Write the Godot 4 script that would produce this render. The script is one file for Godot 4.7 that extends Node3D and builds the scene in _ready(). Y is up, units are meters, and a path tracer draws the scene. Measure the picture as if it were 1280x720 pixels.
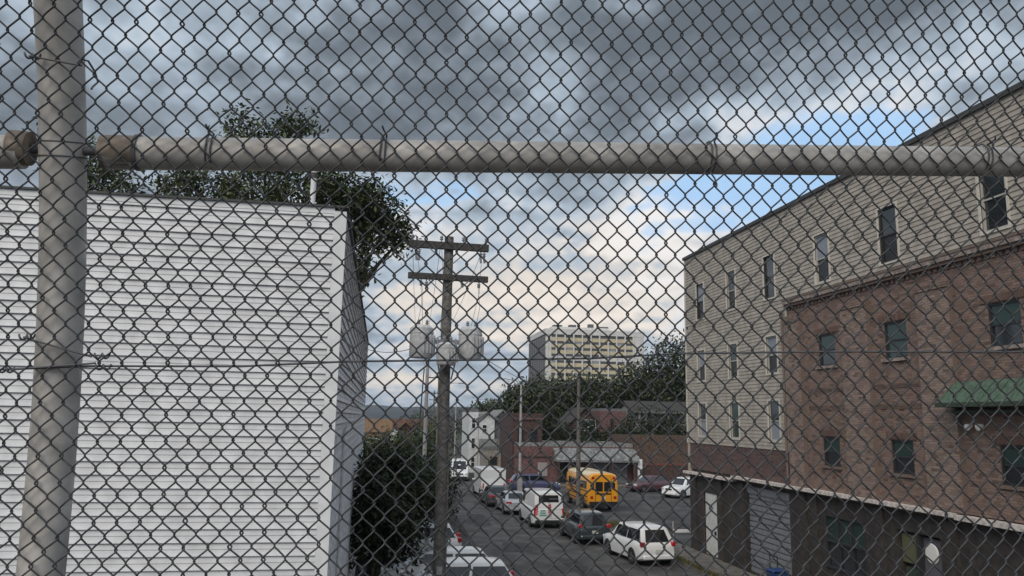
extends Node3D

# ------------------------------------------------------------------ mesh collector
class Geo:
	var v := PackedVector3Array()
	var n := PackedVector3Array()
	var c := PackedColorArray()
	var col := Color(1, 1, 1)
	var tinted := false
	func tri(a: Vector3, b: Vector3, d: Vector3, h := Vector3.ZERO):
		var nn := (d - a).cross(b - a)
		if nn.length_squared() < 1e-16: return
		nn = nn.normalized()
		if h != Vector3.ZERO and nn.dot(h) < 0.0:
			var t := b
			b = d; d = t; nn = -nn
		v.append(a); v.append(b); v.append(d)
		n.append(nn); n.append(nn); n.append(nn)
		c.append(col); c.append(col); c.append(col)
	func quad(a: Vector3, b: Vector3, d: Vector3, e: Vector3, h := Vector3.ZERO):
		tri(a, b, d, h); tri(a, d, e, h)
	func fbox(F: Transform3D, a0: float, a1: float, y0: float, y1: float, o0: float, o1: float, back := true):
		# box in a frame: a along, y up, o outwards
		var p := []
		for k in 8:
			p.append(F * Vector3(a1 if k & 1 else a0, y1 if k & 2 else y0, o1 if k & 4 else o0))
		var X: Vector3 = F.basis.x; var Y: Vector3 = F.basis.y; var Z: Vector3 = F.basis.z
		quad(p[4], p[5], p[7], p[6], Z)
		if back: quad(p[0], p[1], p[3], p[2], -Z)
		quad(p[0], p[2], p[6], p[4], -X)
		quad(p[1], p[3], p[7], p[5], X)
		quad(p[2], p[3], p[7], p[6], Y)
		quad(p[0], p[1], p[5], p[4], -Y)
	func box(ctr: Vector3, s: Vector3, B := Basis.IDENTITY):
		fbox(Transform3D(B, ctr), -s.x / 2, s.x / 2, -s.y / 2, s.y / 2, -s.z / 2, s.z / 2)
	func cbox(ctr: Vector3, s: Vector3, ch: float, B := Basis.IDENTITY):
		# box with chamfered long edges, lofted along local z
		var F := Transform3D(B, ctr)
		var secs := []
		var hx := s.x / 2; var hy := s.y / 2; var hz := s.z / 2
		for q in [[-hz, ch], [-hz + ch, 0.0], [hz - ch, 0.0], [hz, ch]]:
			var x: float = hx - q[1]; var y: float = hy - q[1]; var z: float = q[0]
			var sec := PackedVector3Array()
			for w in [[x - ch, y], [x, y - ch], [x, -y + ch], [x - ch, -y], [-x + ch, -y], [-x, -y + ch], [-x, y - ch], [-x + ch, y]]:
				sec.append(F * Vector3(w[0], w[1], z))
			secs.append(sec)
		loft(secs)
	func loft(secs: Array, caps := true):
		var m: int = secs[0].size()
		var mid := []
		for s in secs:
			var q := Vector3.ZERO
			for p in s: q += p
			mid.append(q / m)
		for i in secs.size() - 1:
			var A: PackedVector3Array = secs[i]; var B: PackedVector3Array = secs[i + 1]
			for k in m:
				var k2 := (k + 1) % m
				var h: Vector3 = (A[k] + A[k2] + B[k] + B[k2]) / 4.0 - (mid[i] + mid[i + 1]) / 2.0
				quad(A[k], A[k2], B[k2], B[k], h)
		if caps:
			for e in [0, secs.size() - 1]:
				var S: PackedVector3Array = secs[e]
				var h: Vector3 = mid[e] - mid[1 if e == 0 else e - 1]
				for k in m:
					tri(mid[e], S[k], S[(k + 1) % m], h)
	func tube(path: Array, rad, sides := 8, caps := true):
		var t0: Vector3 = (path[1] - path[0]).normalized()
		var up := Vector3(0, 0, 1) if absf(t0.z) < 0.8 else Vector3(1, 0, 0)
		var x := up.cross(t0).normalized()
		var rings := []; var norms := []
		for i in path.size():
			var t: Vector3
			if i == 0: t = path[1] - path[0]
			elif i == path.size() - 1: t = path[i] - path[i - 1]
			else: t = path[i + 1] - path[i - 1]
			t = t.normalized()
			x = (x - t * x.dot(t)).normalized()
			var y := t.cross(x)
			var r: float = rad[i] if rad is Array else rad
			var ring := PackedVector3Array(); var nr := PackedVector3Array()
			for k in sides:
				var a := TAU * k / sides
				var d := x * cos(a) + y * sin(a)
				ring.append(path[i] + d * r); nr.append(d)
			rings.append(ring); norms.append(nr)
		for i in path.size() - 1:
			for k in sides:
				var k2 := (k + 1) % sides
				_st(rings[i][k], rings[i][k2], rings[i + 1][k2], norms[i][k], norms[i][k2], norms[i + 1][k2])
				_st(rings[i][k], rings[i + 1][k2], rings[i + 1][k], norms[i][k], norms[i + 1][k2], norms[i + 1][k])
		if caps:
			for e in [0, path.size() - 1]:
				var h: Vector3 = path[e] - path[1 if e == 0 else e - 1]
				for k in sides:
					tri(path[e], rings[e][k], rings[e][(k + 1) % sides], h)
	func _st(a, b, d, na, nb, nd):
		var nn: Vector3 = (d - a).cross(b - a)
		if nn.dot(na + nb + nd) < 0.0:
			v.append(a); v.append(d); v.append(b); n.append(na); n.append(nd); n.append(nb)
		else:
			v.append(a); v.append(b); v.append(d); n.append(na); n.append(nb); n.append(nd)
		c.append(col); c.append(col); c.append(col)
	func lathe(prof: Array, F: Transform3D, sides := 16):
		# prof: Vector2(radius, height along F.y)
		var secs := []
		for p in prof:
			var s := PackedVector3Array()
			for k in sides:
				var a := TAU * k / sides
				s.append(F * Vector3(cos(a) * p.x, p.y, sin(a) * p.x))
			secs.append(s)
		for i in secs.size() - 1:
			for k in sides:
				var k2 := (k + 1) % sides
				var am := TAU * (k + 0.5) / sides
				var dr: float = prof[i + 1].x - prof[i].x; var dy: float = prof[i + 1].y - prof[i].y
				var h: Vector3 = F.basis * Vector3(cos(am) * dy, -dr, sin(am) * dy)
				quad(secs[i][k], secs[i][k2], secs[i + 1][k2], secs[i + 1][k], h)
	func smoothen(deg: float):
		var cosl := cos(deg_to_rad(deg))
		var at := {}
		for i in v.size():
			var key := Vector3i((v[i] * 2000.0).round())
			if not at.has(key): at[key] = []
			at[key].append(i)
		var out := n.duplicate()
		for key in at:
			var l: Array = at[key]
			for i in l:
				var s := Vector3.ZERO
				for j in l:
					if n[i].dot(n[j]) > cosl: s += n[j]
				out[i] = s.normalized()
		n = out
	func mesh() -> ArrayMesh:
		var m := ArrayMesh.new()
		var a := []
		a.resize(Mesh.ARRAY_MAX)
		a[Mesh.ARRAY_VERTEX] = v; a[Mesh.ARRAY_NORMAL] = n
		if tinted: a[Mesh.ARRAY_COLOR] = c
		m.add_surface_from_arrays(Mesh.PRIMITIVE_TRIANGLES, a)
		return m

# ------------------------------------------------------------------ naming and tagging
var used := {}
var M := {}
var rng := RandomNumberGenerator.new()

func numbered(called: String, parent: Node) -> String:
	var key := str(parent.get_instance_id()) + called
	var k: int = used.get(key, 0)
	used[key] = k + 1
	return called if k == 0 else "%s_%03d" % [called, k]

func tag(o: Node, label: String, category: String, group := ""):
	o.set_meta("label", label); o.set_meta("category", category)
	if group != "": o.set_meta("group", group)

func thing(called: String, label: String, category: String, at := Vector3.ZERO, turn := 0.0, group := "") -> Node3D:
	var o := Node3D.new()
	o.name = numbered(called, self)
	add_child(o, true)
	o.position = at; o.rotation.y = turn
	tag(o, label, category, group)
	return o

func part(called: String, g, mat: Material, parent: Node) -> MeshInstance3D:
	var o := MeshInstance3D.new()
	o.name = numbered(called, parent)
	o.mesh = g.mesh() if g is Geo else g
	o.material_override = mat
	parent.add_child(o, true)
	return o

func struct(called: String, g: Geo, mat: Material) -> MeshInstance3D:
	var o := part(called, g, mat, self)
	o.set_meta("kind", "structure")
	return o

func copy(o: Node3D, at: Vector3, turn: float, label: String) -> Node3D:
	var base := String(o.name).rstrip("0123456789").trim_suffix("_")
	var d := o.duplicate() as Node3D
	d.name = numbered(base, self)
	add_child(d, true)
	d.position = at; d.rotation.y = turn
	d.set_meta("label", label)
	return d

# ------------------------------------------------------------------ materials
func lin(r: float, g: float, b: float) -> Color:
	return Color(r, g, b).linear_to_srgb()

var noise_cache := {}
func noise_tex(kind: String, lo: float, hi: float) -> ImageTexture:
	var key := "%s_%.2f_%.2f" % [kind, lo, hi]
	if noise_cache.has(key): return noise_cache[key]
	var f := FastNoiseLite.new()
	f.seed = 11
	f.noise_type = FastNoiseLite.TYPE_SIMPLEX_SMOOTH
	f.fractal_type = FastNoiseLite.FRACTAL_FBM
	match kind:
		"coarse": f.frequency = 0.012; f.fractal_octaves = 6; f.fractal_gain = 0.6
		"fine": f.frequency = 0.05; f.fractal_octaves = 4; f.fractal_gain = 0.7
		"speck": f.frequency = 0.2; f.fractal_octaves = 2
		"cell": f.noise_type = FastNoiseLite.TYPE_CELLULAR; f.frequency = 0.03; f.fractal_octaves = 3
	var im := f.get_seamless_image(512, 512)
	if kind == "streak" or kind == "grain":
		pass
	im.convert(Image.FORMAT_L8)
	var d := im.get_data()
	for i in d.size():
		d[i] = int(clampf(lerpf(lo, hi, d[i] / 255.0), 0.0, 1.0) * 255.0)
	im = Image.create_from_data(512, 512, false, Image.FORMAT_L8, d)
	im.convert(Image.FORMAT_RGB8)
	noise_cache[key] = ImageTexture.create_from_image(im)
	return noise_cache[key]

var bump_cache := {}
func bump_tex(kind: String, k: float) -> ImageTexture:
	var key := kind + str(k)
	if bump_cache.has(key): return bump_cache[key]
	var im := noise_tex(kind, 0.0, 1.0).get_image()
	im.convert(Image.FORMAT_RGBA8)
	im.bump_map_to_normal_map(k)
	bump_cache[key] = ImageTexture.create_from_image(im)
	return bump_cache[key]

func mat(col: Color, rough := 0.8, kind := "", vary := 0.3, scale := 0.5, bump := 0.0, world := true) -> StandardMaterial3D:
	var m := StandardMaterial3D.new()
	m.albedo_color = col
	m.roughness = rough
	if kind != "":
		m.albedo_texture = noise_tex(kind, 1.0 - vary, 1.0 + vary * 0.15)
		m.uv1_triplanar = true
		m.uv1_world_triplanar = world
		m.uv1_scale = Vector3.ONE * scale
		if bump > 0.0:
			m.normal_enabled = true
			m.normal_texture = bump_tex(kind, 6.0)
			m.normal_scale = bump
	return m

func tint(m: StandardMaterial3D) -> StandardMaterial3D:
	m.vertex_color_use_as_albedo = true
	return m

func paint(col: Color, rough := 0.25, metal := 0.0) -> StandardMaterial3D:
	var m := StandardMaterial3D.new()
	m.albedo_color = col; m.roughness = rough; m.metallic = metal
	m.clearcoat_enabled = true; m.clearcoat = 0.6; m.clearcoat_roughness = 0.08
	return m

func make_materials():
	M.asphalt = mat(lin(.118, .112, .111), .9, "coarse", .45, .09, .25)
	M.lot = mat(lin(.095, .09, .088), .9, "coarse", .5, .06, .25)
	M.patch = mat(lin(.066, .064, .066), .95, "coarse", .4, .2, .2)
	M.ground = mat(lin(.06, .06, .045), 1, "coarse", .5, .02)
	M.walk = mat(lin(.19, .175, .155), .9, "coarse", .4, .25, .2)
	M.kerb = mat(lin(.24, .23, .21), .9, "fine", .3, .5)
	M.grass = mat(lin(.075, .072, .04), 1, "coarse", .6, .5, .6)
	M.dirt = mat(lin(.2, .175, .13), 1, "coarse", .5, .3, .4)
	M.hill = mat(lin(.016, .024, .026), 1, "coarse", .5, .004)
	M.wire = mat(lin(.10, .104, .115), .6, "coarse", .6, 9, 0, false)
	M.wire.metallic = .25
	M.pipe = mat(lin(.66, .625, .59), .62, "coarse", .34, 1.7, .08)
	M.pipe.metallic = .15
	M.pipe_rust = mat(lin(.33, .27, .22), .8, "coarse", .45, 4, .3)
	M.tie = mat(lin(.09, .09, .10), .55)
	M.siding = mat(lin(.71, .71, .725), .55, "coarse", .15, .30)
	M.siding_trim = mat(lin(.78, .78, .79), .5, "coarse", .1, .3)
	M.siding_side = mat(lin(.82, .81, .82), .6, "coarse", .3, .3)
	M.coping = mat(lin(.05, .05, .05), .6)
	M.beige = mat(lin(.455, .405, .345), .7, "coarse", .2, .25)
	M.beige_trim = mat(lin(.70, .65, .57), .6, "fine", .2, .4)
	M.mortar = mat(lin(.24, .17, .14), .95, "fine", .3, .5)
	M.brick = tint(mat(Color.WHITE, .9, "fine", .35, 1.2, .3))
	M.stone = mat(lin(.42, .33, .29), .85, "coarse", .4, .6)
	M.ledge = mat(lin(.82, .74, .69), .8, "coarse", .35, .8)
	M.dark_wall = mat(lin(.062, .052, .047), .8, "coarse", .4, .4)
	M.door_white = mat(lin(.68, .68, .66), .5, "coarse", .15, .5)
	M.shutter = mat(lin(.27, .28, .30), .55, "coarse", .16, .5)
	M.shutter.metallic = .2
	M.frame_dark = mat(lin(.03, .03, .032), .5)
	M.frame_light = mat(lin(.42, .40, .36), .5)
	M.glass = StandardMaterial3D.new(); M.glass.albedo_color = lin(.022, .027, .03); M.glass.roughness = .06; M.glass.metallic_specular = .7
	M.glass_screen = StandardMaterial3D.new(); M.glass_screen.albedo_color = lin(.02, .022, .024); M.glass_screen.roughness = .35
	M.glass_green = StandardMaterial3D.new(); M.glass_green.albedo_color = lin(.03, .055, .048); M.glass_green.roughness = .12
	M.blind = mat(lin(.30, .33, .38), .5, "fine", .2, .8)
	M.copper = mat(lin(.115, .185, .13), .75, "coarse", .45, .9)
	M.copper_dark = mat(lin(.055, .085, .055), .8, "coarse", .4, .9)
	M.lamp_white = mat(lin(.8, .78, .74), .4)
	M.pole_wood = mat(lin(.22, .205, .19), .9, "coarse", .5, .8, .5)
	M.arm_wood = mat(lin(.085, .078, .072), .9, "coarse", .5, 1.5, .3)
	M.can = mat(lin(.62, .62, .63), .5, "coarse", .25, .9)
	M.porcelain = mat(lin(.20, .20, .22), .3)
	M.black = mat(lin(.015, .015, .015), .8)
	M.galv = mat(lin(.45, .43, .42), .5, "coarse", .25, .8)
	M.tyre = mat(lin(.018, .018, .018), .85)
	M.rim = mat(lin(.35, .35, .36), .35)
	M.rim.metallic = .6
	M.car_white = paint(lin(.75, .75, .75), .3)
	M.car_dark = paint(lin(.035, .045, .05), .25)
	M.car_grey = paint(lin(.22, .23, .23), .3, .3)
	M.car_charcoal = paint(lin(.05, .05, .052), .3)
	M.car_silver = paint(lin(.45, .46, .47), .3, .3)
	M.car_blue = paint(lin(.06, .065, .14), .3)
	M.car_maroon = paint(lin(.09, .035, .045), .3)
	M.car_glass = StandardMaterial3D.new(); M.car_glass.albedo_color = lin(.012, .014, .018); M.car_glass.roughness = .05; M.car_glass.metallic_specular = .65
	M.tail = StandardMaterial3D.new(); M.tail.albedo_color = lin(.42, .012, .02); M.tail.roughness = .25
	M.head = StandardMaterial3D.new(); M.head.albedo_color = lin(.6, .6, .58); M.head.roughness = .1
	M.plate = mat(lin(.55, .56, .5), .5)
	M.bus = paint(lin(.80, .34, .012), .4)
	M.bus_roof = paint(lin(.78, .62, .36), .5)
	M.red_decal = mat(lin(.55, .03, .05), .5)
	M.teal_decal = mat(lin(.05, .30, .24), .5)
	M.bin_blue = mat(lin(.02, .05, .16), .5)
	M.bark = mat(lin(.07, .055, .042), 1, "coarse", .5, 2, .5)
	M.leaf = tint(StandardMaterial3D.new())
	M.leaf.roughness = .6; M.leaf.metallic_specular = .25
	M.leaf.backlight_enabled = true; M.leaf.backlight = Color(.10, .12, .05)
	M.leaf.cull_mode = BaseMaterial3D.CULL_DISABLED
	M.roof_grey = mat(lin(.20, .205, .205), .9, "coarse", .35, .5)
	M.roof_dark = mat(lin(.07, .062, .058), .9, "coarse", .4, .5)
	M.roof_pale = mat(lin(.30, .305, .30), .8, "coarse", .4, .4)
	M.roof_red = mat(lin(.19, .075, .05), .9, "coarse", .4, .4)
	M.wall_white = mat(lin(.66, .67, .67), .7, "coarse", .15, .3)
	M.wall_grey = mat(lin(.16, .155, .18), .8, "coarse", .3, .3)
	M.wall_tan = mat(lin(.30, .20, .13), .8, "coarse", .3, .3)
	M.wall_brickred = mat(lin(.105, .062, .055), .9, "coarse", .45, .4)
	M.wall_brickrose = mat(lin(.19, .10, .095), .9, "coarse", .35, .4)
	M.wall_brown = mat(lin(.135, .088, .066), .9, "coarse", .4, .4)
	M.wall_stucco = mat(lin(.33, .31, .28), .9, "coarse", .3, .3)
	M.tower = mat(lin(.68, .66, .64), .8, "coarse", .12, .05)
	M.tower_tan = mat(lin(.62, .53, .34), .8, "coarse", .15, .05)
	M.tower_glass = StandardMaterial3D.new(); M.tower_glass.albedo_color = lin(.05, .052, .058); M.tower_glass.roughness = .25
	M.tower_dark = mat(lin(.085, .085, .09), .8)

# ------------------------------------------------------------------ sky: air and clouds
func make_sky() -> ImageTexture:
	var W := 2048; var H := 1024
	var f1 := FastNoiseLite.new(); f1.seed = 5; f1.frequency = .9; f1.fractal_octaves = 5; f1.fractal_gain = .5
	var f2 := FastNoiseLite.new(); f2.seed = 9; f2.frequency = 2.6; f2.fractal_octaves = 4; f2.fractal_gain = .5
	# azimuth, elevation, spreads, change of cloud brightness
	var blobs := [
		[-28, 21, 4.5, 4, -.30], [-16, 22.5, 6.5, 4, -.03], [-14, 17.5, 8, 2.0, -.05], [-4.5, 26.5, 2.5, 2.0, .12],
		[2, 25.5, 7.5, 5.0, -.36], [-3, 20.5, 5, 2.2, -.22], [10.5, 23.8, 2.4, 2.0, .34], [8.5, 20.5, 3, 1.6, .10], [12.5, 27.5, 2.5, 1.5, .05],
		[19, 26, 5.5, 4.0, -.30], [17, 20.5, 4.5, 2.5, -.22], [30, 28, 8, 3.2, -.31], [40, 28, 6, 2, -.25], [41, 22.8, 4, 1.8, .12], [26, 21.3, 4.5, .9, .30], [34, 24.2, 5, 1.2, .08],
		[13, 13.4, 5, 1.0, .14], [10, 15.4, 4, .8, .12], [20, 13.5, 4, 1.8, .36], [15, 11.2, 5, .8, -.06], [23, 11, 3, 2.5, .18],
		[-1, 14, 4, 2.5, .05], [5, 8.8, 6, 1.8, .26], [12, 8.8, 5, 1.4, .26], [14, 6.6, 5, 1.5, .16], [0, 4.6, 3, 1.2, -.14], [2, 2.5, 7, .5, .26], [5.5, 12.4, 2.4, .8, .24], [20, 7, 3, 1.6, .08], [5, 0, 40, 1.6, -.03]]
	var blues := [[31, 18.0, 5.5, 2.3, 1.0], [25.5, 15.8, 5, 1.7, 1.05], [35, 21, 2.5, 1.2, .5], [-1, 15, 5, 2.2, .55], [.5, 5, 4, 1.3, .5], [21, 8, 4, 2.5, .5], [-6, 25.5, 1.6, 1.6, .45], [6, 16.3, 4, .9, .45],
		[17, 12, 3, 1.0, .35], [120, 35, 25, 12, .7], [-110, 40, 30, 12, .7], [180, 55, 40, 15, .6]]
	var warm := [[6, 8.5, 9, 3.0, 1.0], [2, 2.5, 9, .7, 1.4], [18, 13, 6, 2.2, .5], [15, 7, 8, 2.5, .6], [5, 1, 30, 2, .3]]
	var data := PackedFloat32Array()
	data.resize(W * H * 3)
	for j in H:
		var el := 90.0 - (j + .5) / H * 180.0
		var row := j * W * 3
		if el < -3.0:
			for i in W:
				data[row + i * 3] = .09; data[row + i * 3 + 1] = .085; data[row + i * 3 + 2] = .08
			continue
		var e := deg_to_rad(maxf(el, 0.0))
		var k := cos(e) / (sin(e) + .11)
		for i in W:
			var az := (i + .5) / W * TAU
			var q := Vector2(sin(az), -cos(az)) * k
			var w1 := f1.get_noise_2d(q.x * .8, q.y * .8)
			var w2 := f2.get_noise_2d(q.x * .9 + 7.0, q.y * .9)
			var w3 := f2.get_noise_2d(q.x * 1.9, q.y * 1.9 + 3.0)
			var ad := rad_to_deg(az)
			if ad > 180.0: ad -= 360.0
			var a2 := ad + w1 * 5.0 + w2 * 2.2
			var squash := clampf(el / 14.0, .25, 1.0)
			var e2 := el + (w2 * 2.6 + w3 * 1.1) * squash
			var L := .50 + w1 * .20 + w2 * .16 + w3 * .10
			for b in blobs:
				var x: float = (a2 - b[0]) / b[2]; var y: float = (e2 - b[1]) / b[3]
				var d := x * x + y * y
				if d < 9.0: L += b[4] * exp(-d * .5)
			var B := 0.0
			for b in blues:
				var x: float = (a2 - b[0]) / b[2]; var y: float = (e2 - b[1]) / b[3]
				var d := x * x + y * y
				if d < 9.0: B += b[4] * exp(-d * .5)
			var Wm := 0.0
			for b in warm:
				var x: float = (a2 - b[0]) / b[2]; var y: float = (e2 - b[1]) / b[3]
				var d := x * x + y * y
				if d < 9.0: Wm += b[4] * exp(-d * .5)
			var dx := cos(e) * sin(az); var dy := sin(e); var dz := cos(e) * cos(az)
			var w4 := f1.get_noise_3d(dx * 7.0, dy * 11.0, dz * 7.0)
			var w5 := f2.get_noise_3d(dx * 7.5, dy * 11.0, dz * 7.5)
			L += (.17 - absf(w4)) * .34 + (.15 - absf(w5)) * .20 + (.16 - absf(w2)) * .12
			var rim := smoothstep(.15, .5, B + w2 * .35 + w3 * .25) * (1.0 - smoothstep(.55, 1.0, B + w2 * .35 + w3 * .25))
			L += .16 * rim
			B = smoothstep(.42, .82, B + w2 * .30 + w3 * .20 + w5 * .25)
			L += .15 * smoothstep(60.0, 110.0, absf(ad))
			L = .135 + .60 * smoothstep(-.02, 1.08, L)
			var s := 1.0 - smoothstep(.42, .66, L)
			var c := Vector3(L * (.96 - .12 * s), L, L * (1.05 + .13 * s))
			c = c.lerp(Vector3(.36, .57, .84), B * .85)
			Wm = clampf(Wm, 0.0, 1.0) * smoothstep(.42, .64, L) * .75
			c = c.lerp(Vector3(L * 1.13, L * 1.0, L * .86), Wm)
			data[row + i * 3] = c.x; data[row + i * 3 + 1] = c.y; data[row + i * 3 + 2] = c.z
	return ImageTexture.create_from_image(Image.create_from_data(W, H, false, Image.FORMAT_RGBF, data.to_byte_array()))

func setup_view():
	var cam := Camera3D.new()
	cam.name = "camera"
	add_child(cam)
	cam.position = Vector3(0, 6.5, 0)
	cam.rotation_order = EULER_ORDER_YXZ
	cam.rotation_degrees = Vector3(9.44, -9.27, 1.03)
	cam.fov = 40.341
	cam.near = .05; cam.far = 6000.0
	cam.current = true
	var env := Environment.new()
	env.background_mode = Environment.BG_SKY
	var sky := Sky.new()
	var pm := PanoramaSkyMaterial.new()
	pm.panorama = make_sky()
	sky.sky_material = pm
	env.sky = sky
	env.tonemap_mode = Environment.TONE_MAPPER_LINEAR
	env.tonemap_exposure = 1.2
	env.ambient_light_source = Environment.AMBIENT_SOURCE_SKY
	env.sdfgi_enabled = true; env.ssao_enabled = true; env.ssil_enabled = true
	env.fog_enabled = FOG > 0.0
	env.fog_density = FOG
	env.fog_light_color = lin(.62, .68, .76)
	var we := WorldEnvironment.new()
	we.name = "world_environment"
	we.environment = env
	add_child(we)
	var sun := DirectionalLight3D.new()
	sun.name = "sun"
	sun.light_energy = .5
	sun.light_color = Color(1, .96, .9)
	sun.light_angular_distance = 40.0
	sun.shadow_enabled = true
	add_child(sun)
	# soft light through the cloud, from behind the fence's near side
	sun.look_at_from_position(Vector3(-9, 14, 13), Vector3.ZERO, Vector3.UP)

const FOG := 0.00016

# ------------------------------------------------------------------ ground
func sheet(called: String, pts: Array, y: float, m: Material) -> MeshInstance3D:
	var g := Geo.new()
	var poly := PackedVector2Array()
	for p in pts: poly.append(Vector2(p[0], p[1]))
	var ix := Geometry2D.triangulate_polygon(poly)
	for i in range(0, ix.size(), 3):
		g.tri(Vector3(poly[ix[i]].x, y, poly[ix[i]].y), Vector3(poly[ix[i + 1]].x, y, poly[ix[i + 1]].y), Vector3(poly[ix[i + 2]].x, y, poly[ix[i + 2]].y), Vector3.UP)
	return struct(called, g, m)

func slab(called: String, pts: Array, y0: float, y1: float, m: Material) -> MeshInstance3D:
	var g := Geo.new()
	var poly := PackedVector2Array()
	var mid := Vector3.ZERO
	for p in pts:
		poly.append(Vector2(p[0], p[1])); mid += Vector3(p[0], 0, p[1]) / pts.size()
	var ix := Geometry2D.triangulate_polygon(poly)
	for i in range(0, ix.size(), 3):
		g.tri(Vector3(poly[ix[i]].x, y1, poly[ix[i]].y), Vector3(poly[ix[i + 1]].x, y1, poly[ix[i + 1]].y), Vector3(poly[ix[i + 2]].x, y1, poly[ix[i + 2]].y), Vector3.UP)
	for i in poly.size():
		var a := poly[i]; var b := poly[(i + 1) % poly.size()]
		var nrm := Vector3(b.y - a.y, 0, a.x - b.x)
		if Geometry2D.is_point_in_polygon((a + b) / 2 + Vector2(nrm.x, nrm.z).normalized() * .01, poly): nrm = -nrm
		g.quad(Vector3(a.x, y0, a.y), Vector3(b.x, y0, b.y), Vector3(b.x, y1, b.y), Vector3(a.x, y1, a.y), nrm)
	return struct(called, g, m)

func make_ground():
	var g := Geo.new()
	for i in 12:
		for j in 12:
			var x0 := -3000.0 + i * 500; var z0 := -3000.0 + j * 500
			g.quad(Vector3(x0, 0, z0), Vector3(x0 + 500, 0, z0), Vector3(x0 + 500, 0, z0 + 500), Vector3(x0, 0, z0 + 500), Vector3.UP)
	struct("ground", g, M.ground)
	sheet("road", [[5.2, 6], [5.2, -44], [5.4, -60], [6.3, -80], [7.4, -110], [11, -180], [14.5, -180], [10.9, -110], [10.2, -85], [10.6, -66], [11.5, -50], [14.0, -41], [14.0, 6]], .008, M.asphalt)
	# side lot that opens behind the long building on the right
	sheet("lot", [[11.4, -41.2], [60, -41.2], [60, -76], [10.8, -76], [10.9, -66], [11.55, -50], [13.9, -41.4]], .004, M.lot)
	sheet("parking_yard", [[-.6, -26], [5.15, -26], [5.15, -44], [-.6, -44]], .012, M.lot)
	slab("pavement", [[14.0, 6], [14.0, -40.6], [14.6, -41.1], [16.0, -41.1], [16.0, 6]], 0, .13, M.walk)
	slab("pavement_far", [[11.0, -76.2], [38, -76.2], [38, -80], [11.0, -80]], 0, .13, M.walk)
	slab("pavement_left", [[4.0, -26], [5.2, -26], [5.2, 6], [4.0, 6]], 0, .13, M.walk)
	sheet("dirt", [[11.9, -50], [11.6, -56.5], [13.2, -57.5], [14.6, -54], [14.9, -50.2], [13.4, -48.6]], .012, M.dirt)
	# repairs in the asphalt
	for q in [[7.2, -41, 1.4, 3.0, .1], [9.0, -35.5, .9, 4.5, -.05], [6.6, -52, 1.1, 6.0, .02], [8.3, -62, 1.6, 2.2, .1], [20.5, -47.5, 4.2, 1.3, .2], [18, -66, 2.5, 3.4, .4], [24, -54, 1.2, 5.0, .9]]:
		var pts := []
		for c in [[-1, -1], [-.2, -1.05], [1, -.96], [1.04, .3], [.97, 1], [-.3, .97], [-1.02, 1.02]]:
			var v := Vector2(c[0] * q[2] / 2, c[1] * q[3] / 2).rotated(q[4])
			pts.append([q[0] + v.x, q[1] + v.y])
		sheet("asphalt_patch", pts, .014, M.patch)
	# hills on the horizon
	var f := FastNoiseLite.new(); f.seed = 3; f.frequency = .0016; f.fractal_octaves = 4
	var h := Geo.new()
	var prev := []
	for i in 97:
		var az := deg_to_rad(-60.0 + i * 1.5)
		var ridge := []
		for k in 5:
			var r: float = [1300.0, 1500.0, 1750.0, 2000.0, 2600.0][k]
			var p := Vector3(sin(az) * r, 0, -cos(az) * r)
			var up: float = [0.0, 12.0, 22.0, 28.0, 10.0][k]
			p.y = -1.0 if k == 0 else up * (1.0 + f.get_noise_2d(p.x, p.z) * 1.1)
			ridge.append(p)
		if i > 0:
			for k in 4: h.quad(prev[k], prev[k + 1], ridge[k + 1], ridge[k], Vector3.UP)
		prev = ridge
	h.smoothen(80)
	struct("hills", h, M.hill)
	# deck of the footbridge that carries the fence
	var d := Geo.new()
	var F := Transform3D(Basis.from_euler(Vector3(0, deg_to_rad(-2.6), 0)), Vector3(0, 0, -1.2))
	d.fbox(F, -12, 13, 4.35, 4.86, -.12, 3.2)
	struct("bridge_deck", d, M.walk)

# ------------------------------------------------------------------ the fence we look through
const FR := 1.841          # radius of the inward curve of the fence
func fpt(u: float, s: float, o := 0.0) -> Vector3:
	var sc := maxf(s, -.30)
	var a := sc / FR
	return Vector3(u, FR * sin(a), FR * (1.0 - cos(a))) + Vector3(0, cos(a), sin(a)) * (s - sc) + Vector3(0, -sin(a), cos(a)) * o

func wire_mesh(phase: int, wob: int) -> ArrayMesh:
	var g := Geo.new()
	var hu := .01362; var hs := .016338; var rw := .0012
	var A := hu * .5 + rw * .8
	var offs := [0.0, 17.0, 36.0, 65.0, 115.0, 144.0, 163.0]
	var path := []
	var r := RandomNumberGenerator.new(); r.seed = 40 + wob
	var j := 0.0
	for k in range(-112, 44):
		var jn := r.randf_range(-.0012, .0012)
		for q in offs.size():
			var ph := deg_to_rad(-90.0 + offs[q])
			var sgn := 1.0 if (k + phase) % 2 == 0 else -1.0
			var f: float = offs[q] / 180.0
			var uu := asin(.93 * sin(ph)) / asin(.93) * A * sgn
			var s := .0965 + (k + f) * hs
			path.append(fpt(uu - .0302 * s + lerpf(j, jn, f), s, cos(ph) * rw * 1.05 * sgn))
		j = jn
	g.tube(path, rw, 5, false)
	return g.mesh()

func twist(u: float, s: float, o: float, turns: int, r: float, dir: Vector3) -> Array:
	var out := []
	for k in turns * 8 + 1:
		var a := TAU * k / 8.0
		out.append(fpt(u, s, o) + dir * (k * .0011) + Vector3(0, cos(a), sin(a)) * r)
	return out

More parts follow.
